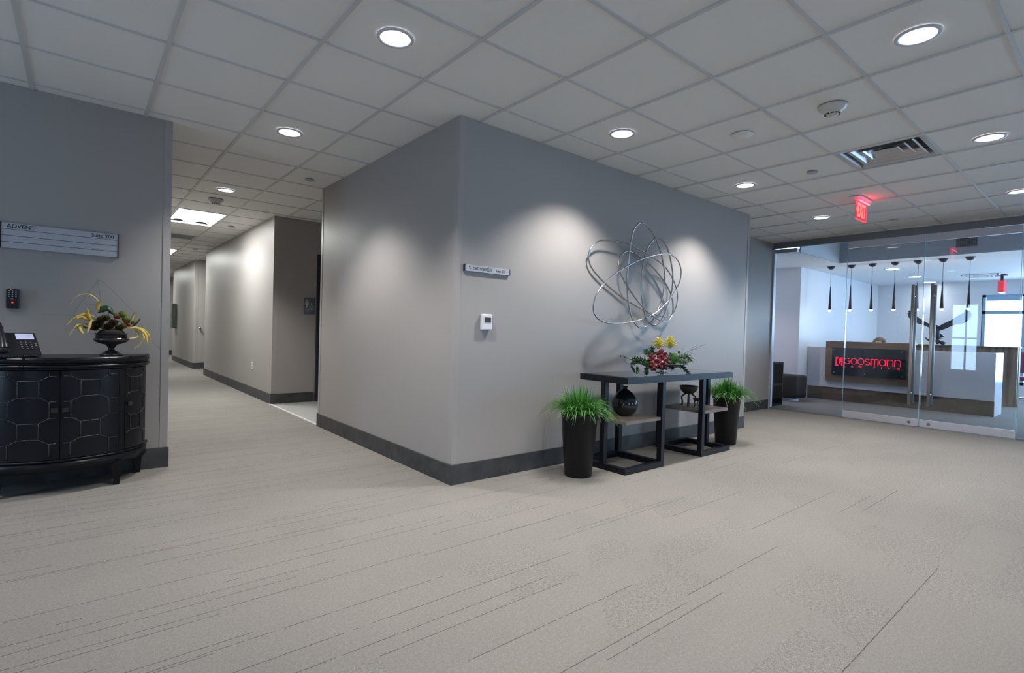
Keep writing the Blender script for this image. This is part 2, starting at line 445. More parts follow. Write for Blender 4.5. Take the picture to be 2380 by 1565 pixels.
GX0, GDX, GY0, GDY = -0.26, 0.6315, 1.068, 0.6065
gx = lambda k: GX0 + GDX * k
gy = lambda k: GY0 + GDY * k
skip = {(8, 0): 1, (2, 12): 1, (2, 13): 1, (2, 20): 1, (2, 21): 1, (2, 16): 1, (2, 29): 1, (2, 30): 1}
mb = MB()
for i in range(-6, 16):
    for j in range(-9, 36):
        if (i, j) in skip: continue
        x0, x1, y0, y1 = max(gx(i), XW), min(gx(i + 1), 8.69), max(gy(j), YS), min(gy(j + 1), 22.0)
        if x1 - x0 < 0.01 or y1 - y0 < 0.01: continue
        mb.face([(x0, y0, H + 0.008), (x1, y0, H + 0.008), (x1, y1, H + 0.008), (x0, y1, H + 0.008)])
mb.box(XW, 8.69, YS, 22.0, H + 0.32, H + 0.36)
ceil = struct('ceiling', mb, 'tile')
mb = MB(); w = 0.0115
for i in range(-5, 15):
    if XW < gx(i) < 8.68: mb.box(gx(i) - w, gx(i) + w, YS, 22.0, H, H + 0.012)
for j in range(-8, 36):
    if YS < gy(j) < 22: mb.box(XW, 8.685, gy(j) - w * 0.85, gy(j) + w * 0.85, H + 0.001, H + 0.011)
mb.build('ceiling_grid', 'grid', ceil)

# walls (solid blocks up to the ceiling)
def walls(name, *boxes, m='wall'):
    mb = MB()
    for b in boxes: mb.box(*b)
    return struct(name, mb, m)
T = H + 0.006
wb = walls('wall_corner', (2.102, 6.476, 3.177, 5.931, 0, T))
wn = walls('wall_nook', (6.476, 8.70, 3.845, 5.931, 0, T))
wl = walls('wall_left', (XW, 0.543, 4.84, 4.99, 0, T), (0.40, 0.543, 4.99, 22.0, 0, T))
wh = walls('wall_hallway', (2.125, 3.9, 7.891, 13.044, 0, T))
wp = walls('wall_passage', (2.176, 3.6, 14.833, 18.51, 0, T))
walls('wall_far', (0.4, 7.0, 21.4, 21.6, 0, T), (4.6, 4.75, 5.93, 21.4, 0, T))
# lobby back-left wall with a daylight window
walls('wall_back', (XW - .15, XW, YS, 5.0, 0, 0.35), (XW - .15, XW, YS, 5.0, 2.35, T), (XW - .15, XW, 3.75, 5.0, 0.35, 2.35),
      (XW - .15, XW, -0.9, 3.15, 0.35, 2.35), (XW - .15, XW, YS, -1.6, 0.35, 2.35))
struct('window_1', MB().box(XW - .10, XW - .04, 3.1, 3.75, 1.3, 1.34).box(XW - .10, XW - .04, 3.40, 3.44, 0.35, 2.35).box(XW - .10, XW - .04, -0.9, -0.84, 0.35, 2.35), 'winframe')
# front of lobby: low wall, piers; rest is window behind the camera
walls('wall_front', (XW, 8.7, YS - .15, YS, 0, 0.9), (XW, 8.7, YS - .15, YS, 1.9, T), (-3.4, 1.6, YS - .15, YS, 0.6, 2.3), (2.4, 5.8, YS - .15, YS, 0.6, 2.3), (6.6, 8.7, YS - .15, YS, 0.6, 2.3))

# corner guards and panel seams
def strip(name, *boxes, m='guard'):
    mb = MB()
    for b in boxes: mb.box(*b)
    return struct(name, mb, m)
strip('trim_2', (2.0985, 2.142, 3.1735, 3.1775, 0.15, T), (2.0985, 2.1015, 3.1775, 3.225, 0.15, T))
strip('trim_3', (0.495, 0.5465, 4.8365, 4.8405, 0.155, T), (0.5435, 0.5465, 4.8405, 4.99, 0.155, T))
strip('trim_4', (6.435, 6.4795, 3.1735, 3.1775, 0.15, T), (6.4765, 6.4795, 3.1775, 3.22, 0.15, T))
strip('trim_5', (2.1215, 2.185, 7.8875, 7.8915, 0.15, T), (2.1215, 2.1245, 7.8915, 7.93, 0.15, T))
strip('trim_6', (2.0985, 2.1025, 5.89, 5.9345, 0.15, T))
strip('trim_7', (2.1725, 2.225, 14.829, 14.8335, 0.15, T), (2.1725, 2.1755, 14.8335, 14.87, 0.15, T))

# baseboards
BH = 0.145
def base(name, *boxes):
    return strip(name, *boxes, m='base')
base('baseboard_corner', (2.090, 6.488, 3.165, 3.177, 0, BH), (2.090, 2.102, 3.177, 5.931, 0, BH), (6.476, 6.488, 3.177, 3.833, 0, BH), (2.09, 2.5, 5.931, 5.943, 0, BH))
base('baseboard_nook', (6.476, 8.64, 3.833, 3.845, 0, BH))
base('baseboard_left', (XW, 0.555, 4.828, 4.84, 0, BH + 0.01), (0.543, 0.555, 4.84, 21.4, 0, BH + 0.01))
base('baseboard_hallway', (2.113, 2.72, 7.879, 7.891, 0, BH), (2.113, 2.125, 7.891, 13.056, 0, BH))
base('baseboard_passage', (2.164, 3.6, 14.821, 14.833, 0, BH), (2.164, 2.176, 14.833, 18.52, 0, BH))
base('baseboard_far', (0.55, 4.6, 21.388, 21.4, 0, BH + .02))

# restroom door (dark, edge-on) and concealed closet door
d = struct('door_1', MB().box(2.735, 2.80, 7.85, 7.93, 0, 2.2).box(2.80, 3.70, 7.875, 7.91, 0, 2.2), 'doordark')
d2 = struct('door_2', MB().box(2.262, 3.2, 14.824, 14.834, BH + .01, T - .03).box(2.25, 2.258, 14.828, 14.834, BH, T), 'guard')
k = MB(); k.tube([(2.30, 14.826, 1.0), (2.30, 14.79, 1.0)], 0.012, 10); k.ball((2.30, 14.765, 1.0), 0.032, sub=2)
k.build('door_knob', 'steel', d2)

# ================================================================ OFFICE BEHIND THE GLASS
GXW = 8.685
C2 = 2.52; C3 = 3.02
walls('wall_header', (8.70, 8.80, YS, 3.95, H - .05, C3), m='officewall')
walls('wall_office', (8.70, 8.85, 5.2, 5.93, 0, C3), (8.70, 8.80, 3.845, 5.2, 0, C3), (10.6, 16.0, 4.17, 4.3, 0, C2), (10.6, 10.72, 4.3, 5.6, 0, C2), (8.8, 10.7, 5.5, 5.6, 0, C2), m='officewall')
# far office wall with windows
walls('wall_window', (15.2, 15.35, 2.22, 4.2, 0, C2), (15.2, 15.35, YS, 2.22, 2.22, C2), (15.2, 15.35, YS, 2.22, 0, 0.3), m='officewall')
struct('ceiling_office', MB().box(10.5, 16.0, YS, 5.6, C2, C2 + .06).box(8.7, 10.5, 3.5, 5.6, C2, C2 + .06).box(8.7, 10.5, YS, 3.5, C3, C3 + .05), 'officeceil')
bh = struct('ceiling_beam', MB().box(10.48, 10.5, YS, 3.48, C2 + .002, C3 - .002).box(8.8, 10.5, 3.48, 3.5, C2 + .002, C3 - .002), 'beam')
# window frames on the far wall
wf = MB()
for y in (2.20, 1.56, 0.9, 0.24, -0.42, -1.1, -1.8, -2.5): wf.box(15.2, 15.26, y - .03, y + .03, 0.3, 2.22)
wf.box(15.2, 15.26, YS, 2.22, 1.80, 1.87).box(15.2, 15.26, YS, 2.22, 0.3, 0.36).box(15.2, 15.26, YS, 2.22, 2.17, 2.22)
w2 = struct('window_2', wf, 'winframe')
MB().box(15.17, 15.19, 1.60, 2.16, 2.09, 2.17).box(15.17, 15.19, 0.95, 1.52, 2.09, 2.17).build('roller_shade', 'shade', w2)
# south office glazing (out of frame): only piers, the daylight enters between
walls('wall_south', (8.7, 16.0, YS - .1, YS, 0, 0.3), (8.7, 16.0, YS - .1, YS, 2.4, C3), (10.2, 10.6, YS - .1, YS, .3, 2.4), (13.0, 13.4, YS - .1, YS, .3, 2.4), m='officewall')

portal('portal_south', (12.3, YS - .05, 1.35), (PI / 2, 0, 0), 7.4, 2.1)
portal('portal_east', (15.3, -0.9, 1.26), (PI / 2, 0, PI / 2), 6.3, 2.0)
portal('portal_front', (2.6, YS - .07, 1.45), (PI / 2, 0, 0), 12.2, 1.7)
portal('portal_back', (XW - .07, -0.2, 1.35), (PI / 2, 0, -PI / 2), 7.9, 2.0)
for o in bpy.data.objects:
    if o.name.startswith('portal_front') or o.name.startswith('portal_south'): o.rotation_euler = (-PI / 2, 0, 0)

# ---- glass front
Y0, Y1, Y2, Y3 = 3.835, 2.775, 1.862, 0.95
hd = struct('trim_8', MB().box(8.66, 8.71, YS, 3.845, 2.59, H + .002), 'darkalu')
struct('trim_9', MB().box(8.67, 8.70, Y1 + .005, Y0, 0.0, 0.022).box(8.67, 8.70, YS, Y3 - .03, 0, 0.022), 'darkalu')
struct('trim_10', MB().box(8.665, 8.705, 3.825, 3.845, 0.0, 2.59), 'steel2')
g = struct('window_3', MB().box(8.679, 8.691, Y1 + .006, 3.826, 0.022, 2.59), 'glass')
MB().box(8.6785, 8.6915, Y1 + .004, Y1 + .0075, 0.022, 2.59).build('glass_edge', 'glassedge', g)
g = struct('window_4', MB().box(8.679, 8.691, YS, Y3 - .034, 0.022, 2.59), 'glass')
MB().box(8.6785, 8.6915, Y3 - .0345, Y3 - .031, 0.022, 2.59).build('glass_edge', 'glassedge', g)
hy = (1.965, 1.757)
for n, (a, b, hyy) in enumerate(((Y2 + .006, Y1 - .004, hy[0]), (Y3 - .02, Y2 - .006, hy[1]))):
    d = thing('glass_door', ['clear glass door leaf with steel rail and pull, left one of the pair', 'clear glass door leaf with steel rail and pull, right one of the pair'][n], 'door', (8.685, (a + b) / 2, 0), 'double glass entrance doors')
    MB().box(8.679, 8.691, a, b, 0.10, 2.50).build('glass_pane', 'glass', d)
    MB().box(8.6785, 8.6915, a - .001, a + .003, 0.10, 2.50).build('glass_edge', 'glassedge', d)
    MB().box(8.665, 8.705, a, b, 0.012, 0.108, bev=.002).build('bottom_rail', 'steel2', d)
    MB().box(8.667, 8.703, a, b, 2.49, 2.585, bev=.002).build('top_rail', 'steel2', d)
    ly = (a + .10) if n == 0 else (b - .10)
    lk = MB(); lk.tube([(8.667, ly, .058), (8.660, ly, .058)], 0.019, 16); lk.box(8.658, 8.661, ly - .012, ly + .012, .055, .061)
    lk.build('lock', 'steel', d)
    h = MB()
    h.tube([(8.605, hyy, 0.30), (8.605, hyy, 1.915)], 0.017, 16)
    h.build('pull_handle', 'pullsteel', d)
    h = MB(); h.tube([(8.765, hyy, 0.30), (8.765, hyy, 1.915)], 0.017, 16)
    h.build('pull_handle', 'pullsteel', d)
    h = MB()
    for z in (0.45, 1.76): h.tube([(8.605, hyy, z), (8.765, hyy, z)], 0.009, 8)
    h.build('handle_bracket', 'steel', d)

# ================================================================ LIGHT FITTINGS
def spot(loc, power, size=112, blend=0.6, col=(1.0, 0.955, 0.90), radius=0.06, parent=None):
    l = bpy.data.lights.new('lamp_light', 'SPOT'); l.energy = power; l.spot_size = math.radians(size); l.spot_blend = blend
    l.color = col; l.shadow_soft_size = radius
    o = bpy.data.objects.new('lamp_light', l); COL.objects.link(o); o.location = loc
    if parent: put(o, parent)
    return o
DOWN_W = 185.0
dl = [(1.282, 2.583, 'recessed round ceiling light nearest the camera on the left side'),
      (3.233, 0.759, 'recessed round ceiling light largest at the top right'),
      (1.285, 4.405, 'recessed round ceiling light at the mouth of the hallway'),
      (3.202, 2.594, 'recessed round ceiling light above the console table, left of the wall speaker'),
      (5.213, 0.760, 'recessed round ceiling light right of the square air diffuser'),
      (5.178, 2.601, 'recessed round ceiling light above the right end of the sculpture wall'),
      (7.194, 2.619, 'recessed round ceiling light left of the hanging exit sign'),
      (7.239, 0.814, 'recessed round ceiling light cut by the right frame edge'),
      (1.298, 6.821, 'recessed round ceiling light inside the hallway before the bright panel')]
proto = None
for x, y, lab in dl:
    if proto is None:
        t = thing('ceiling_light', lab, 'light', (0, 0, H), 'recessed downlights')
        MB().lathe([(0.079, 0.002), (0.080, -0.003), (0.094, -0.004), (0.098, 0.0), (0.098, 0.004)], (0, 0, H), 40).build('trim_ring', 'trim', t)
        MB().lathe([(0, -0.0005), (0.04, -0.0008), (0.081, 0.001)], (0, 0, H), 40).build('lens', 'lens', t)
        spot((0, 0, H - 0.015), DOWN_W, parent=t)
        proto = t
        c = t
    else:
        c = copy_tree(proto)
    c.location = (x, y, H); c['label'] = lab
# two more fittings of the same row stand outside the frame
for x, y, lab in ((-1.6, 3.7, 'recessed round ceiling light out of view above the left side'), (1.28, 0.76, 'recessed round ceiling light out of view above the camera')):
    c = copy_tree(proto)
    c.location = (x, y, H); c['label'] = lab

def troffer(i, j, lab):
    t = thing('ceiling_panel_light', lab, 'light', (gx(i) + GDX / 2, gy(j + 1), H))
    x0, x1, y0, y1 = gx(i) + .012, gx(i + 1) - .012, gy(j) + .012, gy(j + 2) - .012
    fr = MB(); fr.box(x0, x1, y0, y0 + .02, H, H + .02).box(x0, x1, y1 - .02, y1, H, H + .02).box(x0, x0 + .02, y0, y1, H, H + .02).box(x1 - .02, x1, y0, y1, H, H + .02)
    fr.build('frame', 'trim', t)
    xm = (x0 + x1) / 2
    for k in (0, 1):
        a, b = (x0 + .02, xm - .03) if k == 0 else (xm + .03, x1 - .02)
        q = MB()
        P = [(a + (b - a) * s / 8, H + .012 + .05 * math.sin(PI * s / 8)) for s in range(9)]
        for (p0, z0), (p1, z1) in zip(P, P[1:]): q.face([(p0, y0 + .02, z0), (p1, y0 + .02, z1), (p1, y1 - .02, z1), (p0, y1 - .02, z0)])
        q.build('lens', 'troffer', t)
    MB().box(xm - .03, xm + .03, y0 + .02, y1 - .02, H + .008, H + .014).build('centre_bar', 'troffer', t)
    MB().box(x0, x1, y0, y1, H + .08, H + .10).build('housing', 'trim', t)
    return t
troffer(2, 12, 'large bright rectangular ceiling panel light in the hallway')
troffer(2, 20, 'smaller looking bright ceiling panel light deeper in the hallway')
troffer(2, 29, 'added unseen panel light brightening the far end of the hallway')  # extra fitting added out of sight to brighten the far hallway

# linear vent in hallway
t = thing('ceiling_vent', 'long grey louvred vent in the hallway ceiling between the two panel lights', 'vent', (gx(2) + GDX / 2, gy(16) + .3, H))
q = MB(); x0, x1, y0, y1 = gx(2) + .012, gx(3) - .012, gy(16) + .012, gy(17) - .012
q.box(x0, x1, y0, y0 + .03, H, H + .02).box(x0, x1, y1 - .03, y1, H, H + .02).box(x0, x0 + .03, y0, y1, H, H + .02).box(x1 - .03, x1, y0, y1, H, H + .02)
q.build('frame', 'trim', t)
q = MB()
for s in range(12):
    yy = y0 + .04 + s * (y1 - y0 - .08) / 11
    q.box(x0 + .03, x1 - .03, yy - .014, yy + .014, H + .004, H + .008)
q.build('louvre', 'ventgrey', t)
MB().box(x0, x1, y0, y1, H + .05, H + .06).build('duct', 'ventdark', t)

# square air diffuser
t = thing('air_diffuser', 'square stepped metal air diffuser in the ceiling before the exit sign', 'vent', (gx(8) + GDX / 2, gy(0) + GDY / 2, H))
cx, cy = gx(8) + GDX / 2, gy(0) + GDY / 2
def sq_ring(mb, ro, zo, ri, zi):
    o = [(cx - ro, cy - ro * .96, zo), (cx + ro, cy - ro * .96, zo), (cx + ro, cy + ro * .96, zo), (cx - ro, cy + ro * .96, zo)]
    i = [(cx - ri, cy - ri * .96, zi), (cx + ri, cy - ri * .96, zi), (cx + ri, cy + ri * .96, zi), (cx - ri, cy + ri * .96, zi)]
    for k in range(4): mb.face([o[k], o[(k + 1) % 4], i[(k + 1) % 4], i[k]])
q = MB(); sq_ring(q, .304, H + .002, .275, H + .003); sq_ring(q, .275, H + .003, .255, H + .06); q.build('frame', 'vent', t)
for ro, ri, z in ((.235, .175, .012), (.165, .11, .016), (.10, .0, .018)):
    q = MB(); sq_ring(q, ro, H + z, max(ro - .02, 0), H + z + .006)
    sq_ring(q, ro - .02, H + z + .006, ri + .002, H + z + .05)
    if ri == 0: q.face([(cx - .08, cy - .077, H + z + .005), (cx + .08, cy - .077, H + z + .005), (cx + .08, cy + .077, H + z + .005), (cx - .08, cy + .077, H + z + .005)])
    q.build('louvre', 'vent', t)
MB().box(cx - .3, cx + .3, cy - .29, cy + .29, H + .08, H + .09).build('duct', 'ventgrey', t)

# smoke detectors, covers
def detector(x, y, lab, big=True):
    t = thing('smoke_detector', lab, 'detector', (x, y, H))
    MB().lathe([(0.085, 0), (0.083, -0.012), (0.06, -0.032), (0.055, -0.034)], (x, y, H), 36).build('base', 'white' if big else 'sprink', t)
    MB().lathe([(0.055, -0.034), (0.045, -0.052), (0.034, -0.054), (0.03, -0.062), (0, -0.064)], (x, y, H), 36).build('head', 'white' if big else 'sprink', t)
    q = MB()
    for k in range(10):
        a = 2 * PI * k / 10
        q.box(-.009, .009, .036, .046, -.054, -.046, T=Matrix.Translation((x, y, H - .0)) @ Matrix.Rotation(a, 4, 'Z'))
    q.build('slot', 'ventdark', t)
M['detector'] = mat('detector_cream', (0.60, 0.57, 0.52), 0.35)
detector(3.811, 1.342, 'cream smoke detector hanging under the lobby ceiling tile')
detector(1.302, 7.409, 'small flat smoke detector on the hallway ceiling', False)
for o in bpy.data.objects:
    if o.name in ('base', 'head') and o.parent and o.parent.name == 'smoke_detector': o.data.materials[0] = M['detector']
cov = [(1.858, 5.652, .045, 'small round sprinkler cover on the ceiling by the hallway corner'),
       (1.848, 9.275, .045, 'small round sprinkler cover beside the large hallway panel light'),
       (1.867, 12.751, .045, 'small round sprinkler cover deeper along the hallway ceiling'),
       (5.183, 1.974, .045, 'small round sprinkler cover left of the square air diffuser'),
       (7.915, 2.027, .045, 'small round sprinkler cover behind the exit sign near the glass wall')]
for x, y, r, lab in cov:
    tag(MB().lathe([(0, -.010), (r * .9, -.010), (r, -.006), (r, 0)], (x, y, H), 28).build('sprinkler_cover', 'sprink'), lab, 'sprinkler', 'concealed sprinkler covers')
tag(MB().lathe([(0, -.010), (.055, -.012), (.062, -.006), (.075, -.004), (.078, 0)], (3.865, 1.979, H), 32).build('ceiling_sensor', 'tile'), 'pale round sensor plate on the ceiling between lamp and smoke detector', 'sensor')

# exit sign
def exit_sign(x0, x1, y, ztop, h, lab, along='x', facing=-1):
    t = thing('exit_sign', lab, 'sign', ((x0 + x1) / 2, y, ztop + .03))
    MB().box(x0 - .02, x1 + .06, y - .055, y + .055, ztop + .012, ztop + .022).build('canopy', 'white', t)
    MB().box(x0, x1, y - .012, y + .012, ztop - .012, ztop + .014).build('lamp_housing', 'exitedge', t)
    MB().box(x0, x1, y - .003, y + .003, ztop - h, ztop - .012).build('panel', 'exitpanel', t)
    e = MB(); e.box(x1 - .008, x1, y - .006, y + .006, ztop - h, ztop).box(x0, x1, y - .006, y + .006, ztop - h, ztop - h + .006)
    e.build('edge', 'exitedge', t)
    T = frame((x0 + .05, y - .0045, ztop - h + .035), (1, 0, 0), (0, 0, 1))
    for s, ww in (('EXIT', 1.0),):
        text('lettering', s, (h - .05) * 1.28, 'exitred', t, T, 0.001, sx=0.235 / (h * 1.9) * 1.0, bold=0.003)
    ar = MB(); ar.prism([(-.035, .07), (-.012, .10), (-.004, .10), (-.022, .07), (-.004, .04), (-.012, .04)], T, 0.002); ar.build('arrow', 'exitred', t)
    return t
ex = exit_sign(6.36, 6.69, 1.98, 2.655, 0.212, 'red lit EXIT sign hanging under the lobby ceiling')
MB().box(6.38, 6.69, 1.945, 1.957, 2.632, 2.640).build('lamp_strip', 'exitlamp', ex)

# ================================================================ SIGNS ON WALLS
# suite sign, left wall (plane y = 4.84, facing -y)
t = thing('suite_sign', 'wide silver four-row directory sign reading ADVENT Suite 200', 'sign', (-0.09, 4.84, 1.68))
x0, x1, z0, z1 = -0.398, 0.215, 1.594, 1.762
rows = 4; hh = (z1 - z0) / rows
for r in range(rows):
    MB().box(x0, x1, 4.823, 4.8335, z0 + r * hh + .0015, z0 + (r + 1) * hh - .0015).build('slat', 'signface', t)
MB().box(x0, x1, 4.832, 4.84, z0 + .002, z1 - .002).build('backing', 'signdark', t)
for xx in (x0 - .007, x1): MB().box(xx, xx + .007, 4.820, 4.84, z0 - .002, z1 + .002).build('end_cap', 'signdark', t)
text('lettering', 'ADVENT', .036, 'ink', t, frame((x0 + .025, 4.8225, z1 - .032), (1, 0, 0), (0, 0, 1)), .0004, bold=.0006)
text('lettering', 'Suite 200', .034, 'ink', t, frame((x1 - .022, 4.8225, z1 - .033), (1, 0, 0), (0, 0, 1)), .0004, 'RIGHT', bold=.0006)

# suite direction sign, face B
t = thing('direction_sign', 'narrow silver sign with arrow reading MARTIN JEWELRY Suite 205', 'sign', (2.37, 3.177, 1.60))
MB().box(2.163, 2.583, 3.158, 3.177, 1.568, 1.614).build('plate', 'signface', t)
for xx in (2.159, 2.583): MB().box(xx, xx + .005, 3.156, 3.177, 1.566, 1.616).build('end_cap', 'signdark', t)
text('lettering', 'MARTIN JEWELRY', .0315, 'ink', t, frame((2.237, 3.1575, 1.581), (1, 0, 0), (0, 0, 1)), .0004, sx=.70)
text('lettering', 'Suite 205', .030, 'ink', t, frame((2.448, 3.1575, 1.581), (1, 0, 0), (0, 0, 1)), .0004, sx=.78)
Tm = frame((2.205, 3.1575, 1.580), (1, 0, 0), (0, 0, 1))
a = MB(); a.stroke([(-.002, .020), (-.002, .010), (.001, .005), (.009, .003)], .0035, Tm, .0006); a.prism([(-.011, .016), (-.002, .027), (.007, .016), (-.002, .019)], Tm, .0006)
a.build('arrow', 'ink', t)

# thermostat
t = thing('thermostat', 'white wall thermostat with grey display below the direction sign', 'thermostat', (2.37, 3.177, 1.197))
MB().box(2.324, 2.415, 3.143, 3.177, 1.137, 1.257, bev=.006).build('case', 'white', t)
MB().box(2.338, 2.404, 3.1405, 3.1435, 1.190, 1.237, bev=.001).build('bezel', 'white', t)
MB().box(2.342, 2.400, 3.1395, 3.1425, 1.195, 1.232).build('display', 'lcd', t)
MB().box(2.332, 2.408, 3.1415, 3.1435, 1.144, 1.186, bev=.001).build('flap', 'white', t)

# restroom sign
t = thing('restroom_sign', 'blue-grey WOMEN restroom sign with wheelchair symbol', 'sign', (2.635, 7.891, 1.42))
x0, x1, z0, z1 = 2.553, 2.716, 1.303, 1.547
MB().box(x0, x1, 7.881, 7.891, z0, z1, bev=.004).build('plate', 'blue', t)
Tm = frame((x0, 7.8805, z0), (1, 0, 0), (0, 0, 1))
a = MB(); 
a.prism([(.042 + .011 * math.cos(k * PI / 6), .208 + .012 * math.sin(k * PI / 6)) for k in range(12)], Tm, .001)
a.prism([(.022, .186), (.030, .193), (.054, .193), (.062, .186), (.070, .148), (.063, .146), (.058, .155), (.064, .138), (.052, .138), (.052, .094), (.030, .094), (.030, .138), (.018, .138), (.025, .155), (.019, .146), (.012, .148)][::-1], Tm, .001)
a.box(0, 0.003, 0, .13, 0, .001, T=Tm @ Matrix.Translation((.078, .092, 0)))
a.build('woman_symbol', 'pict', t)
a = MB(); a.stroke([(.110 + .024 * math.cos(math.radians(d)), .118 + .026 * math.sin(math.radians(d))) for d in range(100, 381, 20)], .006, Tm, .001)
a.stroke([(.104, .158), (.106, .130), (.126, .128), (.138, .104), (.150, .108)], .007, Tm, .001)
a.prism([(.103 + .006 * math.cos(k * PI / 4), .166 + .006 * math.sin(k * PI / 4)) for k in range(8)], Tm, .001)
a.build('wheelchair_symbol', 'pict', t)
MB().box(.014, .150, .070, .0745, 0, .001, T=Tm).build('rule', 'pict', t)
text('lettering', 'WOMEN', .026, 'pict', t, frame((x0 + .082, 7.8803, z0 + .042), (1, 0, 0), (0, 0, 1)), .0004, 'CENTER')

# keypad on left wall
t = thing('keypad', 'black access keypad with lit keys and red light on left wall', 'keypad', (-0.337, 4.84, 1.258))
MB().box(-.371, -.303, 4.803, 4.84, 1.193, 1.322, bev=.006).build('case', 'darkplast', t)
k = MB()
for r in range(4):
    for c in range(3):
        xx = -.355 + c * .0165; zz = 1.309 - r * .0125
        k.box(xx - .0025, xx + .0025, 4.8015, 4.8035, zz - .0028, zz + .0028)
k.box(-.348, -.334, 4.8015, 4.8035, 1.2545, 1.2565)
k.build('key_marks', 'key', t)
k = MB(); k.ball((-.339, 4.8025, 1.232), .0052, sub=2); k.build('indicator_light', 'redled', t)
k = MB(); k.ball((-.347, 4.8035, 1.319), .0025, sub=2); k.build('indicator_light', 'redled', t)

# outlet on the hallway wall
t = thing('wall_outlet', 'white power outlet low on the hallway wall', 'outlet', (2.125, 8.96, 0.48))
MB().box(2.118, 2.125, 8.925, 8.995, 0.425, 0.54, bev=.002).build('plate', 'white', t)
MB().box(2.116, 2.119, 8.94, 8.98, .49, .52).box(2.116, 2.119, 8.94, 8.98, .445, .475).build('socket', 'sprink', t)

# extinguisher cabinet
t = thing('extinguisher_cabinet', 'dark grey-green box on the far hallway wall', 'cabinet', (2.1, 17.95, 1.3))
MB().box(2.075, 2.176, 17.75, 18.15, 0.97, 1.67, bev=.004).build('body', 'extgreen', t)
MB().box(2.060, 2.076, 17.77, 18.13, .99, 1.65).build('door', 'extgreen', t)
MB().box(2.045, 2.061, 17.80, 17.82, 1.26, 1.38).build('handle', 'steel', t)

# ================================================================ CURVED CABINET
CX, CY, CA, CB = -0.083, 4.826, 0.488, 0.425
def arc_pt(th, z, off=0.0, a=CA, b=CB):
    """th from 0 (right end) to pi (left end)"""
    x, y = a * math.cos(th), -b * math.sin(th)
    n = Vector((x / a / a, y / b / b, 0)).normalized()
    return Vector((CX + x, CY + y, z)) + n * off
NA = 720
_s = [0.0]
for i in range(NA):
    _s.append(_s[-1] + (arc_pt(PI * (i + 1) / NA, 0) - arc_pt(PI * i / NA, 0)).length)
_mid = _s[NA // 2]
def s_pt(s, z, off=0.0):
    """s metres from the centre of the front, positive to the right"""
    q = _mid - s
    q = max(0.0, min(q, _s[-1]))
    lo = 0; hi = NA
    while hi - lo > 1:
        m_ = (lo + hi) // 2
        if _s[m_] <= q: lo = m_
        else: hi = m_
    fr = (q - _s[lo]) / (_s[hi] - _s[lo])
    return arc_pt(PI * (lo + fr) / NA, z, off)
def demilune(mb, z0, z1, off, n=64, inner=False):
    top = [arc_pt(PI * i / n, z1, off) for i in range(n + 1)]
    bot = [arc_pt(PI * i / n, z0, off) for i in range(n + 1)]
    for P in (top, bot):
        P[0].y = CY; P[-1].y = CY
    tv = [mb.bm.verts.new(p) for p in top]; bv = [mb.bm.verts.new(p) for p in bot]
    mb.bm.faces.new(tv); mb.bm.faces.new(list(reversed(bv)))
    for i in range(n):
        f = mb.bm.faces.new((tv[i], tv[i + 1], bv[i + 1], bv[i])); f.smooth = True
    mb.bm.faces.new((tv[0], bv[0], bv[-1], tv[-1]))
def panel(mb, s0, s1, z0, z1, off0, off1, n=24):
    def row(off, z): return [s_pt(s0 + (s1 - s0) * i / n, z, off) for i in range(n + 1)]
    a, b, c, d = [[mb.bm.verts.new(p) for p in row(o_, z_)] for o_, z_ in ((off1, z0), (off1, z1), (off0, z1), (off0, z0))]
    for i in range(n):
        for A, B in ((a, b), (b, c), (c, d), (d, a)):
            mb.bm.faces.new((A[i], A[i + 1], B[i + 1], B[i]))
    for i in (0, n): mb.bm.faces.new((a[i], b[i], c[i], d[i]))
t = thing('demilune_cabinet', 'black curved-front cabinet with octagon panel pattern against left wall', 'cabinet', (CX, 4.6, 0))
mb = MB(); demilune(mb, .215, .815, -.012); mb.build('body', 'black', t)
mb = MB(); demilune(mb, .848, .884, .014); demilune(mb, .832, .849, .006); demilune(mb, .818, .833, .016); demilune(mb, .805, .819, .004); mb.build('tabletop', 'black', t)
mb = MB(); demilune(mb, .150, .218, .004); demilune(mb, .218, .228, .010); mb.build('skirt', 'black', t)
ZC, DZ, DS = .549, .134, .155
def lattice(s0, s1, parent):
    """raised octagon-and-square moulding between arc lengths s0..s1"""
    mb = MB(); HW, HH = .052, .052
    zlo, zhi = .236, .796
    segs = []
    for i in range(-5, 6):
        for j in range(-3, 4):
            if (i + j) % 2: continue
            # squares sit where i + j is even (handles on i=j=0)
            cs, cz = i * DS, ZC + j * DZ
            c = [(cs - HW, cz - HH), (cs + HW, cz - HH), (cs + HW, cz + HH), (cs - HW, cz + HH)]
            for k in range(4): segs.append((c[k], c[(k + 1) % 4]))
            segs.append(((cs + HW, cz + HH), (cs + DS - HW, cz + DZ - HH)))
            segs.append(((cs - HW, cz + HH), (cs - DS + HW, cz + DZ - HH)))
    for (a, b) in segs:
        n = 6; P = []
        for k in range(n + 1):
            s = a[0] + (b[0] - a[0]) * k / n; z = a[1] + (b[1] - a[1]) * k / n
            if s0 <= s <= s1 and zlo <= z <= zhi: P.append(s_pt(s, z, .0008))
            else:
                if len(P) > 1: mb.tube(P, .0042, 6)
                P = []
        if len(P) > 1: mb.tube(P, .0042, 6)
    return mb.build('panel_moulding', 'moulding', parent)
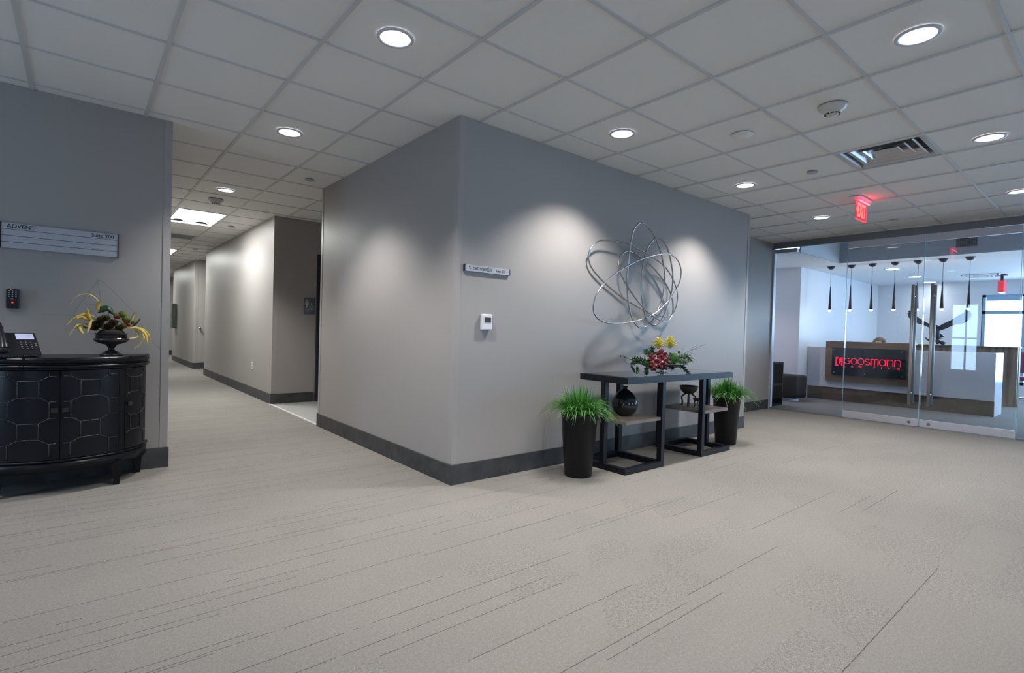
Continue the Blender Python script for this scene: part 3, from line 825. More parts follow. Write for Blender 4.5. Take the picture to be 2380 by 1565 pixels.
for s0, s1 in ((-.325, -.003), (.003, .325), (.37, .62), (-.62, -.37)):
    q = MB(); panel(q, s0, s1, .232, .800, -.014, 0.0); dr = q.build('door', 'black', t)
    lattice(s0 + .002, s1 - .002, dr)
    hs = s1 - .024 if s0 < -.1 and s1 < 0 else s0 + .024
    if s0 > .3: hs = .395
    if s1 < -.3: hs = -.395
    c = s_pt(hs, ZC, .014); n_ = (s_pt(hs, ZC, .02) - s_pt(hs, ZC, 0)).normalized(); r_ = Vector((-n_.y, n_.x, 0))
    if r_.x < 0: r_ = -r_
    Tm = frame(c, r_, (0, 0, 1))
    q = MB(); q.box(-.0175, .0175, -.0145, .0145, -.004, .004, bev=.002, T=Tm); q.box(-.006, .006, -.006, .006, -.014, -.003, T=Tm)
    q.build('handle', 'urn', dr)
for a_, b_ in ((.328, .367), (-.367, -.328)):
    q = MB(); panel(q, a_, b_, .232, .800, -.014, -.001); q.build('stile', 'black', t)
for lx, ly in ((.215, 4.50), (-.381, 4.50), (.352, 4.775), (-.518, 4.775)):
    q = MB(); q.box(-1, 1, -1, 1, 0, 1)
    for v in q.bm.verts:
        s_ = .017 if v.co.z < .5 else .026
        v.co = Vector((lx + v.co.x * s_, ly + v.co.y * s_, .165 * v.co.z))
    q.build('leg', 'black', t)

# ---- desk phone on the cabinet
ZT = .884
t = thing('desk_phone', 'black desk telephone with pale screen on the curved cabinet', 'phone', (-0.29, 4.55, ZT))
TP = Matrix.Translation((-0.265, 4.465, ZT)) @ Matrix.Rotation(math.radians(16), 4, 'Z')
prof = [(0, .004), (0, .024), (.012, .034), (.150, .150), (.165, .150), (.172, .02), (.165, .004)]
q = MB(); Tm = TP @ Matrix(((0, 0, 1, -.135), (1, 0, 0, 0), (0, 1, 0, 0), (0, 0, 0, 1)))
q.prism(prof, Tm, .225); q.build('base', 'darkplast', t)
sl = Vector((0, .138, .116)).normalized(); TS = TP @ frame((0, .012, .034), (1, 0, 0), sl)
q = MB(); q.box(-.008, .078, .118, .170, -.001, .003, T=TS); q.build('screen', 'screen', t)
for r in range(4):
    for c in range(3):
        q = MB(); q.box(.000 + c * .024, .013 + c * .024, .022 + r * .020, .031 + r * .020, 0, .003, T=TS); q.box(.0045 + c * .024, .0085 + c * .024, .025 + r * .020, .028 + r * .020, .003, .0034, T=TS); q.build('key', 'darkplast', t)
q = MB()
for r in range(4):
    for c in range(3): q.box(.0035 + c * .024, .0095 + c * .024, .0248 + r * .020, .0283 + r * .020, .0034, .0040, T=TS)
q.box(.073, .082, .055, .059, 0, .003, T=TS).box(.073, .082, .070, .074, 0, .003, T=TS)
q.build('key_marks', 'key', t)
MB().box(.072, .083, .036, .043, 0, .003, T=TS).build('red_key', 'redkey', t, label='small red key')
hp = [(-.085, .000, .058), (-.085, .012, .085), (-.085, .055, .135), (-.085, .110, .182), (-.085, .150, .202), (-.085, .168, .188)]
q = MB(); q.tube([TP @ Vector(p) for p in curve_pts(hp, 5)], .018, 10, rr=[.024 - .010 * math.sin(PI * k / 25) for k in range(26)])
q.ball(TP @ Vector((-.085, .010, .052)), .031, .9, 1, .8); q.ball(TP @ Vector((-.085, .158, .178)), .031, .9, 1, .8)
q.build('handset', 'darkplast', t)
cp = []
for k in range(260):
    u = k / 259; a = PI * 1.25 * u + PI * .9
    c0 = Vector((-.055 + .085 * math.cos(a) * 1.3, -.018 + .040 * math.sin(a), .009))
    cp.append(TP @ (c0 + Vector((0, .006 * math.cos(k * .75), .006 * math.sin(k * .75)))))
q = MB(); q.tube(cp, .0022, 5); q.build('cord', 'darkplast', t)

# ---- urn with dried flowers
UX, UY = .180, 4.60
t = thing('flower_urn', 'dark pedestal urn of dried yellow leaves and pods on the curved cabinet', 'flower arrangement', (UX, UY, ZT))
q = MB()
q.lathe([(0, 0), (.062, 0), (.066, .006), (.060, .014), (.048, .020), (.040, .030), (.020, .040), (.016, .046), (.019, .056), (.030, .072), (.034, .078), (.060, .084), (.088, .096), (.101, .110), (.098, .120),
         (.086, .126), (.084, .140), (.088, .150), (.096, .154), (.094, .158), (.082, .150), (0, .140)], (UX, UY, ZT), 48)
urn = q.build('urn', 'urn', t)
q = MB()
for k in range(64):
    a = 2 * PI * k / 64
    q.tube([(UX + .0865 * math.cos(a), UY + .0865 * math.sin(a), ZT + .126), (UX + .0855 * math.cos(a), UY + .0855 * math.sin(a), ZT + .149)], .0022, 5)
q.build('fluting', 'urn', urn)
def fy(u, v, y):
    """photo measurement carried onto the upright plane at depth y (where that stem or leaf stands)"""
    d = r2 * ((u - 1190) / 1212.936) + u2 * (-(v - 790.165) / 1212.936) + fw
    return CP + d * ((y - CP.y) / d.y)
def ptleaf(P, y0, y1, wmax, m, name='leaf', side=(0, 1, .2), fold=.2):
    n = len(P); pts = [fy(u, v, y0 + (y1 - y0) * i / (n - 1)) for i, (u, v) in enumerate(P)]
    pts = curve_pts(pts, 5); N = len(pts)
    ws = [max(.0015, wmax * math.sin(PI * min(1, (i / (N - 1)) ** .8 * .97 + .03)) ** .7) for i in range(N)]
    return MB().leaf(pts, ws, side, .0012, fold).build(name, m, t)
SD = (.5, .5, .7)
ptleaf([(230, 727), (231, 705), (222, 692), (208, 684), (190, 684), (174, 692), (165, 707)], 4.6, 4.55, .022, 'leafp', side=(.2, .9, .4))
ptleaf([(229, 722), (226, 712), (232, 702), (237, 699)], 4.59, 4.56, .020, 'leafy', side=(1, 0, .2))
ptleaf([(222, 738), (205, 731), (188, 732), (170, 741), (155, 756), (151, 775)], 4.58, 4.50, .020, 'leafy', side=(.2, .6, .8))
ptleaf([(218, 746), (203, 742), (190, 737), (178, 740)], 4.57, 4.49, .026, 'leafy', side=(.2, .6, .8))
ptleaf([(212, 748), (204, 732), (202, 716)], 4.55, 4.52, .026, 'leafy', side=(1, .1, .2))
ptleaf([(204, 760), (190, 753), (177, 757), (167, 770), (161, 780)], 4.56, 4.48, .020, 'leafp', side=(.3, .6, .7))
ptleaf([(182, 754), (185, 766), (196, 778)], 4.55, 4.5, .022, 'leafy', side=(.8, .4, .4))
ptleaf([(212, 745), (208, 758), (203, 774)], 4.54, 4.5, .016, 'leafp', side=(1, .3, .2))
ptleaf([(300, 762), (306, 748), (310, 733), (322, 721)], 4.6, 4.57, .020, 'leafp', side=(.9, .3, .2))
ptleaf([(296, 764), (314, 762), (328, 770), (333, 785), (326, 800), (309, 812)], 4.56, 4.50, .024, 'leafp', side=(.6, .4, .6))
ptleaf([(300, 762), (322, 764), (338, 778), (343, 803)], 4.55, 4.50, .024, 'leafy', side=(.8, .4, .3))
ptleaf([(310, 768), (320, 776), (315, 785), (300, 787)], 4.54, 4.50, .022, 'leafp', side=(.2, .5, .8))
ptleaf([(305, 761), (330, 764), (345, 778), (351, 798)], 4.57, 4.54, .012, 'leafy', side=(.8, .4, .3))
ptleaf([(232, 728), (233, 722), (251, 717), (252, 735)], 4.60, 4.60, .045, 'grnleaf', side=(.1, .3, 1), fold=.05)
ptleaf([(250, 716), (256, 722), (265, 732)], 4.60, 4.60, .035, 'grnleaf', side=(.3, .3, 1), fold=.05)
ptleaf([(306, 762), (317, 752), (327, 740)], 4.62, 4.60, .014, 'grnleaf', side=(.9, .1, .2))
for P in ([(225, 740), (180, 735), (140, 732), (99, 731)], [(298, 760), (330, 772), (350, 790), (372, 812)], [(235, 720), (233, 690), (229, 664), (226, 650)], [(229, 650), (250, 664), (285, 700), (320, 735)], [(230, 650), (210, 675), (180, 715), (170, 730)], [(236, 705), (215, 708), (200, 710)]):
    st = curve_pts([fy(u, v, 4.6) for u, v in P], 6)
    MB().tube(st, .0009, 5).build('stem', 'stem', t)
for (u, v, r) in ((200, 758, .018), (288, 757, .0225), (293, 742, .024), (284, 731, .024), (272, 735, .022), (306, 748, .022)):
    c = fy(u, v, 4.59 if v > 750 else 4.61); MB().ball(c, r, sub=3).build('moss_ball', 'moss', t)
MB().ball((UX, UY, ZT + .158), .078, 1, 1, .42, 3).build('soil_mound', 'soil', t)
def rosette(c, r, m, n=26, name='pod', up_=(0, -.5, .8), wd=.55):
    q = MB(); upv = Vector(up_).normalized(); a0 = upv.orthogonal().normalized(); b0 = upv.cross(a0)
    for k in range(n):
        f_ = k / n; a = k * 2.399; el = .25 + 1.1 * (1 - f_)
        d_ = (a0 * math.cos(a) + b0 * math.sin(a)) * math.sin(el) + upv * math.cos(el)
        s_ = d_.cross(upv)
        L_ = r * (.65 + .35 * (1 - f_))
        P = [Vector(c), Vector(c) + d_ * L_ * .5 + upv * L_ * .02, Vector(c) + d_ * L_ + upv * L_ * .22]
        q.leaf(curve_pts(P, 2), [r * wd * x for x in (.3, .8, 1, .85, .15)], s_, .0008, .3)
    return q.build(name, m, t)
for (u, v, r) in ((226, 760, .046), (244, 744, .040), (262, 755, .042), (233, 749, .040), (250, 766, .044), (277, 766, .036), (220, 767, .032)):
    rosette(fy(u, v, 4.585), r, 'choke', 24, 'pod')
for (u, v, r) in ((271, 738, .016), (293, 752, .015), (298, 757, .014), (212, 764, .012)):
    rosette(fy(u, v, 4.565), r, 'redflw', 18, 'bloom', (0, -1, .4))

# ================================================================ CONSOLE TABLE
t = thing('console_table', 'black framed console table with glass top and two low shelves', 'table', (4.22, 2.86, 0))
X0, X1, YA, YB, TZ = 3.375, 5.062, 2.60, 3.115, .785
fr = MB(); w_ = .05
fr.box(X0, X1, YA, YA + w_, TZ - .052, TZ, bev=.001).box(X0, X1, YB - w_, YB, TZ - .052, TZ, bev=.001).box(X0, X0 + w_, YA + w_, YB - w_, TZ - .052, TZ).box(X1 - w_, X1, YA + w_, YB - w_, TZ - .052, TZ)
fr.box(X0 + w_, X1 - w_, YA + w_, YB - w_, TZ - .052, TZ - .012)
fr.build('top_frame', 'blackmet', t)
MB().box(X0 + .022, X1 - .022, YA + .022, YB - .022, TZ - .004, TZ + .003).build('glass_top', 'blackglass', t)
p_ = .045
for (a, b, posts) in ((3.385, 3.915, [(3.385, 2.835), (3.870, 2.605), (3.870, 3.065)]), (4.52, 5.055, [(4.52, 2.605), (4.52, 3.065), (5.01, 2.835)])):
    q = MB(); q.box(a, b, 2.605, 2.605 + p_, 0, .048).box(a, b, 3.065, 3.11, 0, .048).box(a, a + p_, 2.65, 3.065, 0, .048).box(b - p_, b, 2.65, 3.065, 0, .048)
    q.build('base_frame', 'blackmet', t)
    for (px, py) in posts: MB().box(px, px + p_, py, py + p_, .048, TZ - .052).build('post', 'blackmet', t)
MB().box(3.395, 3.868, 2.618, 3.062, .402, .430, bev=.001).build('shelf', 'shelf', t)
MB().box(4.568, 5.008, 2.618, 3.062, .402, .430, bev=.001).build('shelf', 'shelf', t)

# vase
VX, VY, VZ = 3.655, 2.84, .430
tag(MB().lathe([(0, 0), (.045, 0), (.06, .004), (.095, .040), (.112, .085), (.110, .125), (.090, .170), (.060, .203), (.032, .222), (.019, .232), (.016, .240), (.022, .248), (.025, .253), (.018, .256), (.012, .250), (0, .235)], (VX, VY, VZ), 56).build('vase', 'vase'),
    'round glossy black vase with tiny neck on the left shelf', 'vase')
# carved bowls
def footed_bowl(x, y, z, R, Hh, hb, lab, nleg=4):
    t = thing('footed_bowl', lab, 'bowl', (x, y, z))
    MB().lathe([(0, Hh - hb), (R * .45, Hh - hb + .006), (R * .85, Hh - hb * .55), (R, Hh - .006), (R * .98, Hh), (R * .9, Hh - .004), (R * .75, Hh - hb * .5), (0, Hh - hb + .014)], (x, y, z), 36).build('bowl', 'bowlwood', t)
    for k in range(nleg):
        a = 2 * PI * k / nleg + .5
        P = [(x + R * .30 * math.cos(a), y + R * .30 * math.sin(a), z + Hh - hb + .006), (x + R * .72 * math.cos(a), y + R * .72 * math.sin(a), z + (Hh - hb) * .78), (x + R * .62 * math.cos(a), y + R * .62 * math.sin(a), z + (Hh - hb) * .35), (x + R * .70 * math.cos(a), y + R * .70 * math.sin(a), z + .004)]
        MB().tube(curve_pts(P, 4), R * .09, 8).build('leg', 'bowlwood', t)
footed_bowl(4.755, 2.90, .430, .092, .205, .088, 'large dark carved footed bowl on the right shelf')
footed_bowl(4.665, 2.745, .430, .048, .10, .03, 'small dark footed stand in front of the large carved bowl')

# planters
def blade(q, rnd, base, ang, L_, droop, wdt):
    P = []; n = 6
    hx, hy = math.cos(ang), math.sin(ang)
    for k in range(n):
        u = k / (n - 1)
        out = L_ * droop * u ** 1.5
        zz = L_ * (u * (1.0 - .25 * droop) - droop * .95 * u ** 2.6)
        P.append(Vector(base) + Vector((hx * out, hy * out, zz)))
    for p in P: p.y = min(p.y, 3.168 - .02 * rnd.random())
    q.leaf(P, [wdt * (1 - .9 * (k / (n - 1)) ** 2) for k in range(n)], (-hy, hx, 0), .0006, .25)
def planter(x, y, lab, R=.15, rb=.108, hp_=.492, seed=1, sc=1.0):
    t = thing('potted_grass', lab, 'plant', (x, y, 0), 'grass planters beside the console table')
    MB().lathe([(0, 0), (rb - .004, 0), (rb, .006), (R - .006, hp_ - .02), (R, hp_ - .018), (R, hp_), (R - .012, hp_), (R - .015, hp_ - .02), (0, hp_ - .021)], (x, y, 0), 48).build('pot', 'pot', t)
    MB().lathe([(0, hp_ - .019), (R - .016, hp_ - .020)], (x, y, 0), 24).build('soil', 'soil', t)
    rnd = random.Random(seed); q = MB()
    for k in range(760):
        a = rnd.uniform(0, 2 * PI); r = (R - .02) * math.sqrt(rnd.random())
        dr = min(1.15, max(.08, rnd.gauss(.16 + .66 * (r / R) ** 1.5, .20)))
        L_ = sc * rnd.uniform(.17, .29)
        blade(q, rnd, (x + r * math.cos(a), y + r * math.sin(a), hp_ - .02), a + rnd.gauss(0, .5), L_, dr, rnd.uniform(.006, .012))
    g_ = q.build('grass', 'grass', t, recalc=False); g_['kind'] = 'stuff'
planter(3.080, 2.835, 'tall black pot of bright green grass, left of the console table', seed=3, hp_=.50)
planter(5.335, 2.80, 'tall black pot of bright green grass, right of the console table', R=.145, rb=.104, hp_=.50, seed=8)

# flower bowl on the console
BX, BY, BZ = 4.215, 2.85, TZ + .003
t = thing('flower_bowl', 'silver boat-shaped bowl with yellow blooms, red orchids and greenery', 'flower arrangement', (BX, BY, BZ))
q = MB()
q.lathe([(0, 0), (.062, 0), (.066, .003), (.030, .008), (.020, .018), (.022, .024), (.08, .034), (.20, .060), (.30, .084), (.385, .098), (.388, .101), (.30, .090), (.2, .068), (0, .045)], (BX, BY, BZ), 64, sx=1.0, sy=.50)
for v in q.bm.verts:
    r_ = v.co.z - BZ
    if r_ < .0245:  # round foot
        v.co.y = BY + (v.co.y - BY) / .50
    e_ = abs(v.co.x - BX) / .385
    if r_ > .05: v.co.z += .018 * e_ ** 2 - .012
q.build('bowl', 'silver', t)
rnd = random.Random(4)
def bract(c, ht, n, seed):
    rnd = random.Random(seed); q = MB(); c = Vector(c)
    for k in range(n):
        f_ = k / n; a = k * 2.399; z = ht * (.05 + .62 * f_)
        L_ = .098 * (1.05 - .5 * f_) * rnd.uniform(.85, 1.1); el = math.radians(18 + 52 * f_)
        d_ = Vector((math.cos(a) * math.cos(el), math.sin(a) * math.cos(el), math.sin(el)))
        b_ = c + Vector((0, 0, z)); P = [b_, b_ + d_ * L_ * .55 + Vector((0, 0, .006)), b_ + d_ * L_ - Vector((0, 0, .004))]
        q.leaf(curve_pts(P, 3), [.012, .019, .023, .023, .019, .012, .001], (-math.sin(a), math.cos(a), 0), .0008, .3)
    return q.build('yellow_bloom', 'yellow', t)
bract(fy(1530, 813, 2.84), .10, 46, 1)
bract(fy(1557, 812, 2.87), .115, 50, 2)
for u, v, yy in ((1530, 820, 2.85), (1558, 820, 2.87)): MB().tube([fy(u, v, yy), Vector((fy(u, v, yy).x, yy, BZ + .05))], .006, 8).build('stem', 'stem', t)
def orchid(c, r, face):
    face = Vector(face).normalized(); a0 = face.cross(Vector((0, 0, 1))).normalized(); b0 = a0.cross(face)
    q = MB(); c = Vector(c)
    for k in range(5):
        a = math.radians(90 + 72 * k); d_ = a0 * math.cos(a) + b0 * math.sin(a); s_ = d_.cross(face)
        P = [c, c + d_ * r * .5 + face * r * .15, c + d_ * r + face * r * .05]
        q.leaf(curve_pts(P, 3), [r * x for x in (.3, .7, .95, 1.0, .9, .6, .15)], s_, .001, .32)
    o_ = q.build('orchid', 'orchid', t)
    l_ = MB().ball(c + face * r * .2 - b0 * r * .15, r * .2, 1, 1, 1, 2).build('orchid_lip', 'lip', o_)
FC = Vector((-.55, -.8, .1))
for u, v, yy, r in ((1537, 824, 2.735, .052), (1517, 839, 2.72, .045), (1531, 846, 2.70, .048), (1547, 834, 2.73, .048), (1519, 853, 2.70, .040), (1545, 851, 2.71, .042), (1540, 838, 2.72, .042), (1516, 829, 2.75, .035)):
    orchid(fy(u, v, yy), r, FC + Vector((rnd.uniform(-.25, .25), 0, rnd.uniform(-.1, .25))))
def sprig(P, y0, y1, L_, n=30, seed=0, wd=.006):
    rnd = random.Random(seed); m_ = len(P); n = int(n * 1.6); wd *= 1.35
    pts = curve_pts([fy(u, v, y0 + (y1 - y0) * i / (m_ - 1)) for i, (u, v) in enumerate(P)], 10)
    q = MB(); q.tube(pts, .0022, 5)
    for k in range(n):
        i = min(len(pts) - 2, int((k + .5) / n * (len(pts) - 1))); p = pts[i]; tdir = (pts[i + 1] - pts[i]).normalized()
        a = k * 2.4; s_ = tdir.orthogonal(); s_ = Matrix.Rotation(a, 3, tdir) @ s_; d_ = (tdir * .75 + s_ * .8).normalized()
        l_ = L_ * rnd.uniform(.7, 1.1) * (1 - .35 * k / n)
        q.leaf([p, p + d_ * l_ * .5, p + d_ * l_], [wd * .4, wd, wd * .2], tdir.cross(d_), .0006, .2)
    return q.build('sprig', 'fern', t, recalc=False)
sprig([(1515, 845), (1490, 836), (1470, 836)], 2.80, 2.78, .045, 44, 1, .009)
sprig([(1512, 848), (1498, 842), (1480, 842), (1468, 846)], 2.76, 2.74, .040, 44, 11, .009)
sprig([(1518, 830), (1508, 822), (1500, 818)], 2.84, 2.84, .055, 50, 2, .007)
sprig([(1522, 830), (1515, 818), (1516, 812)], 2.84, 2.84, .055, 50, 12, .007)
sprig([(1515, 845), (1504, 855), (1502, 868)], 2.74, 2.68, .040, 40, 3, .009)
sprig([(1560, 838), (1580, 832), (1598, 828), (1606, 840)], 2.84, 2.80, .055, 60, 4, .009)
sprig([(1562, 845), (1582, 840), (1598, 842)], 2.82, 2.78, .050, 50, 14, .009)
sprig([(1570, 845), (1585, 852), (1595, 862), (1604, 872)], 2.74, 2.66, .042, 46, 5, .011)
sprig([(1553, 838), (1560, 848), (1563, 858)], 2.76, 2.72, .040, 50, 6, .006)
sprig([(1550, 830), (1562, 826), (1568, 830)], 2.82, 2.80, .045, 50, 16, .006)
sprig([(1530, 850), (1550, 842), (1570, 846)], 2.86, 2.86, .055, 70, 17, .010)
MB().ball(fy(1566, 833, 2.80), .052, .8, .8, 1, 3).build('moss_ball', 'moss2', t)
for P, r0 in (([(1570, 832), (1590, 822), (1612, 812), (1641, 801)], .0030), ([(1606, 815), (1612, 808), (1622, 803)], .0016), ([(1584, 820), (1588, 812), (1592, 804)], .0016),
              ([(1604, 820), (1612, 823), (1620, 826)], .0016), ([(1600, 828), (1612, 834), (1621, 842)], .0016), ([(1480, 842), (1465, 836), (1452, 829), (1441, 827)], .0024), ([(1466, 847), (1456, 843), (1450, 838)], .0014), ([(1612, 812), (1620, 812), (1627, 808)], .0013)):
    pts = curve_pts([fy(u, v, 2.84) + Vector((0, rnd.uniform(-.006, .006), rnd.uniform(-.004, .004))) for u, v in P], 6)
    MB().tube(pts, r0, 6, rr=[r0 * (1 - .6 * i / (len(pts) - 1)) for i in range(len(pts))]).build('twig', 'twig', t)
for u, v, r in ((1578, 819, .014), (1598, 844, .014), (1443, 828, .007), (1452, 831, .006)): MB().ball(fy(u, v, 2.82), r, .8, .8, 1.1, 2).build('bud', 'orchid', t)
for P in ([(1466, 850), (1472, 860), (1476, 868)], [(1480, 852), (1482, 862), (1480, 870)], [(1488, 828), (1480, 826), (1474, 830)]):
    ptleaf(P, 2.76, 2.74, .035, 'grnleaf')

# ================================================================ WALL SCULPTURE
t = thing('wall_sculpture', 'silver sculpture of six interlaced metal rings on the grey wall', 'sculpture', (4.03, 3.177, 1.65))
def zp(pts): return [(1340 + x / 5.396, 500 + y / 5.396) for x, y in pts]
rings = [
 ([(805,100),(730,165),(690,300),(655,550),(633,800),(645,1050),(690,1280),(760,1390),(830,1415),(915,1370),(1000,1230),(1075,1040),(1105,800),(1080,560),(1000,310),(900,150)], .10, .05, 0.3),
 ([(1010,290),(930,350),(870,470),(830,680),(812,850),(825,1080),(870,1290),(930,1370),(990,1382),(1060,1320),(1130,1180),(1190,980),(1208,780),(1190,620),(1150,450),(1090,330)], .12, .03, 2.0),
 ([(400,318),(290,325),(200,390),(155,480),(155,570),(200,680),(340,840),(500,980),(650,1085),(850,1195),(960,1240),(1080,1275),(1180,1260),(1240,1180),(1268,1050),(1255,930),(1205,800),(1110,650),(950,530),(800,440),(660,365),(530,330)], .06, .035, 1.2),
 ([(640,455),(570,490),(530,570),(530,680),(600,830),(700,990),(820,1140),(950,1260),(1050,1320),(1120,1340),(1180,1295),(1210,1200),(1200,1060),(1150,920),(1060,780),(940,640),(840,560),(740,485)], .07, .04, 4.0),
 ([(1080,490),(950,515),(800,560),(640,640),(480,740),(340,870),(250,1000),(212,1130),(225,1240),(300,1320),(420,1355),(600,1355),(800,1315),(970,1240),(1100,1130),(1200,1010),(1290,850),(1312,700),(1270,570),(1190,500)], .14, .05, 5.0),
 ([(500,1000),(540,1035),(600,1075),(680,1120),(640,1090)], 0, 0, 0),
]
for P, d0, da, ph in rings[:5]:
    n = len(P); pts = []
    for i, (u, v) in enumerate(zp(P)):
        off = d0 + da * math.cos(2 * PI * i / n + ph)
        pts.append(fy(u, v, 3.177 - max(off, .012)))
    MB().tube(curve_pts(pts, 6, closed=True), .0072, 10, closed=True).build('ring', 'steel', t)
q = MB(); q.tube([fy(1515, 736, 3.12), fy(1515, 736, 3.177)], .006, 8); q.tube([fy(1463, 620, 3.10), fy(1463, 620, 3.177)], .006, 8); q.build('mount', 'steel', t)

# ================================================================ RECEPTION
# desk front: white laminate panel with toe, right end return
t = thing('reception_desk', 'white laminate reception desk with brown toe board behind the glass', 'desk', (11.3, 2.77, 0))
MB().box(11.05, 11.11, 1.43, 4.165, .245, 1.005, bev=.002).build('front_panel', 'desk', t)
MB().box(11.085, 11.14, 1.47, 4.165, 0.0, .245).build('toe_board', 'toe', t)
MB().box(11.05, 11.11, 1.43, 1.47, 0, .245).build('toe_end', 'toe', t)
MB().box(11.11, 11.75, 1.43, 1.47, 0, 1.005).build('end_panel', 'desk', t)
MB().box(11.11, 11.55, 1.47, 4.165, .70, .735).build('worktop', 'desk', t)
MB().box(10.985, 11.05, 2.49, 3.83, .372, 1.122, bev=.002).build('wood_panel', 'walnut', t, label='walnut board behind the law firm sign')
MB().box(11.05, 11.35, 2.49, 3.83, 1.09, 1.122).build('counter', 'walnut', t)
# wood back panel
t = thing('wood_partition', 'striped wood partition standing behind the white reception desk', 'partition', (13.3, 2.8, 0))
MB().box(13.28, 13.36, 1.395, 4.165, 0, 1.09, bev=.002).build('panel', 'veneer', t)
MB().box(13.20, 13.52, 1.395, 4.165, 1.088, 1.108, bev=.002).build('counter', 'veneer', t)
# law firm sign
t = thing('law_firm_sign', 'dark blue sign with red lettering GOOSMANN LAW FIRM on the desk', 'sign', (10.97, 3.13, .75))
SW, SH = 1.15, .512
TS = frame((10.945, 3.705, .492), (0, -1, 0), (0, 0, 1))   # u: 0..SW to the right, v: 0..SH up, w: towards the lobby
MB().box(0, SW, 0, SH, -.008, 0, T=TS).build('panel', 'navy', t)
for u in (.033, .47, .947):
    for v in (.085, .915):
        q = MB(); q.lathe([(0, .008), (.009, .007), (.011, 0)], (0, 0, 0), 16, T=TS @ Matrix.Translation((u * SW, v * SH, 0))); q.tube([TS @ Vector((u * SW, v * SH, -.03)), TS @ Vector((u * SW, v * SH, 0))], .006, 8); q.build('standoff', 'steel', t)
q = MB(); LH = .118; vb = SH * .415; sw = .0125; D = .004
def arc(cx_, cy_, rx, ry, a0, a1, n=20): return [(cx_ + rx * math.cos(math.radians(a0 + (a1 - a0) * k / n)), cy_ + ry * math.sin(math.radians(a0 + (a1 - a0) * k / n))) for k in range(n + 1)]
ry = LH / 2 - sw / 2; cyv = vb + LH / 2
def U(f_): return f_ * SW
q.stroke(arc(U(.222), cyv, .048, ry, 45, 360, 24) + [(U(.222) + .01, cyv)], sw, TS, D)
for c_ in (.318, .414): q.stroke(arc(U(c_), cyv, .048, ry, 0, 360, 28)[:-1], sw, TS, D, closed=True)
cs = U(.505); r1 = ry / 2
q.stroke(arc(cs, cyv + r1, .036, r1, 30, 270, 12) + arc(cs, cyv - r1, .036, r1, 90, -150, 12)[1:], sw, TS, D)
def arch(x0_, x1_, top):
    c_ = (x0_ + x1_) / 2; r_ = (x1_ - x0_) / 2
    q.stroke([(x0_, vb), (x0_, top - r_ * .8)] + arc(c_, top - r_ * .8 - sw * .3, r_, r_ * .8, 180, 0, 10) + [(x1_, vb)], sw, TS, D)
tp = vb + LH
arch(U(.552), U(.598), tp); arch(U(.598), U(.644), tp); q.stroke([(U(.552), vb), (U(.552), tp)], sw, TS, D)
q.stroke(arc(U(.700), cyv, .047, ry, 0, 360, 28)[:-1], sw, TS, D, closed=True); q.stroke([(U(.744), vb), (U(.744), tp)], sw, TS, D)
arch(U(.765), U(.836), tp); q.stroke([(U(.765), vb), (U(.765), tp)], sw, TS, D)
arch(U(.858), U(.930), tp); q.stroke([(U(.858), vb), (U(.858), tp)], sw, TS, D)
q.build('lettering', 'logo', t)
q = MB(); L0, L1, B0, B1 = U(.055), U(.160), SH * .335, SH * .655
# logo: left slab cut by an arc and an inner rounded form with a notch
ccx, ccy, rr_ = U(.135), (B0 + B1) / 2, .072
left = [(L0, B0), (L0 + .065, B0)] + [(ccx + rr_ * math.cos(math.radians(a)), ccy + (B1 - B0) * .52 * math.sin(math.radians(a))) for a in range(235, 124, -10)] + [(L0 + .055, B1), (L0, B1)]
q.prism(left, TS, D)
inn = [(L1, B0), (L1 - .022, B0), (L1 - .022, ccy - .01), (L1 - .035, ccy - .01), (L1 - .035, B0 + .02)] + [(ccx + .045 * math.cos(math.radians(a)) + .004, ccy + .068 * math.sin(math.radians(a)) + .01) for a in range(220, 89, -12)] + [(L1, B1)]
q.prism(inn, TS, D)
q.build('emblem', 'logo', t)
for ch, f_ in (('L', .19), ('A', .295), ('W', .405), ('F', .598), ('I', .690), ('R', .785), ('M', .905)):
    text('small_letter', ch, .048, 'logo', t, TS @ Matrix.Translation((U(f_), vb - .052, .001)), .0015, 'CENTER', sx=1.25, bold=.0012)

# pendants
labs = ['slim black pendant lamp farthest left of the row of seven', 'slim black pendant lamp second from left, just right of the glass joint', 'slim black pendant lamp third from the left above the sign', 'slim black pendant lamp in the middle of the row of seven',
        'slim black pendant lamp between the two door pulls', 'slim black pendant lamp above the eagle body', 'slim black pendant lamp farthest right, over the eagle wing']
proto = thing('pendant_lamp', labs[0], 'lamp', (0, 0, 0), 'pendant lamps over the reception desk')
MB().lathe([(0, 0), (.062, 0), (.060, -.018), (.045, -.040), (.020, -.054), (0, -.056)], (0, 0, C2), 28).build('canopy', 'pendant', proto)
MB().tube([(0, 0, C2 - .05), (0, 0, 2.14)], .003, 6).build('cord', 'pendant', proto)
MB().lathe([(0, .44), (.007, .44), (.012, .3), (.026, 0), (0, 0)], (0, 0, 1.705), 20).build('shade', 'pendant', proto)
MB().ball((0, 0, 1.695), .026, 1, 1, .8, 3).build('bulb', 'bulb', proto)
for n, y in enumerate((3.745, 3.41, 3.08, 2.745, 2.42, 2.09, 1.755)):
    c = proto if n == 0 else copy_tree(proto)
    c.location = (10.86, y, 0); c['label'] = labs[n]
    lt = bpy.data.lights.new('pendant_light', 'POINT'); lt.energy = 1.5; lt.color = (1, .9, .8); lt.shadow_soft_size = .03
    lo = bpy.data.objects.new('pendant_light', lt); COL.objects.link(lo); lo.parent = c; lo.location = (0, 0, 1.62)

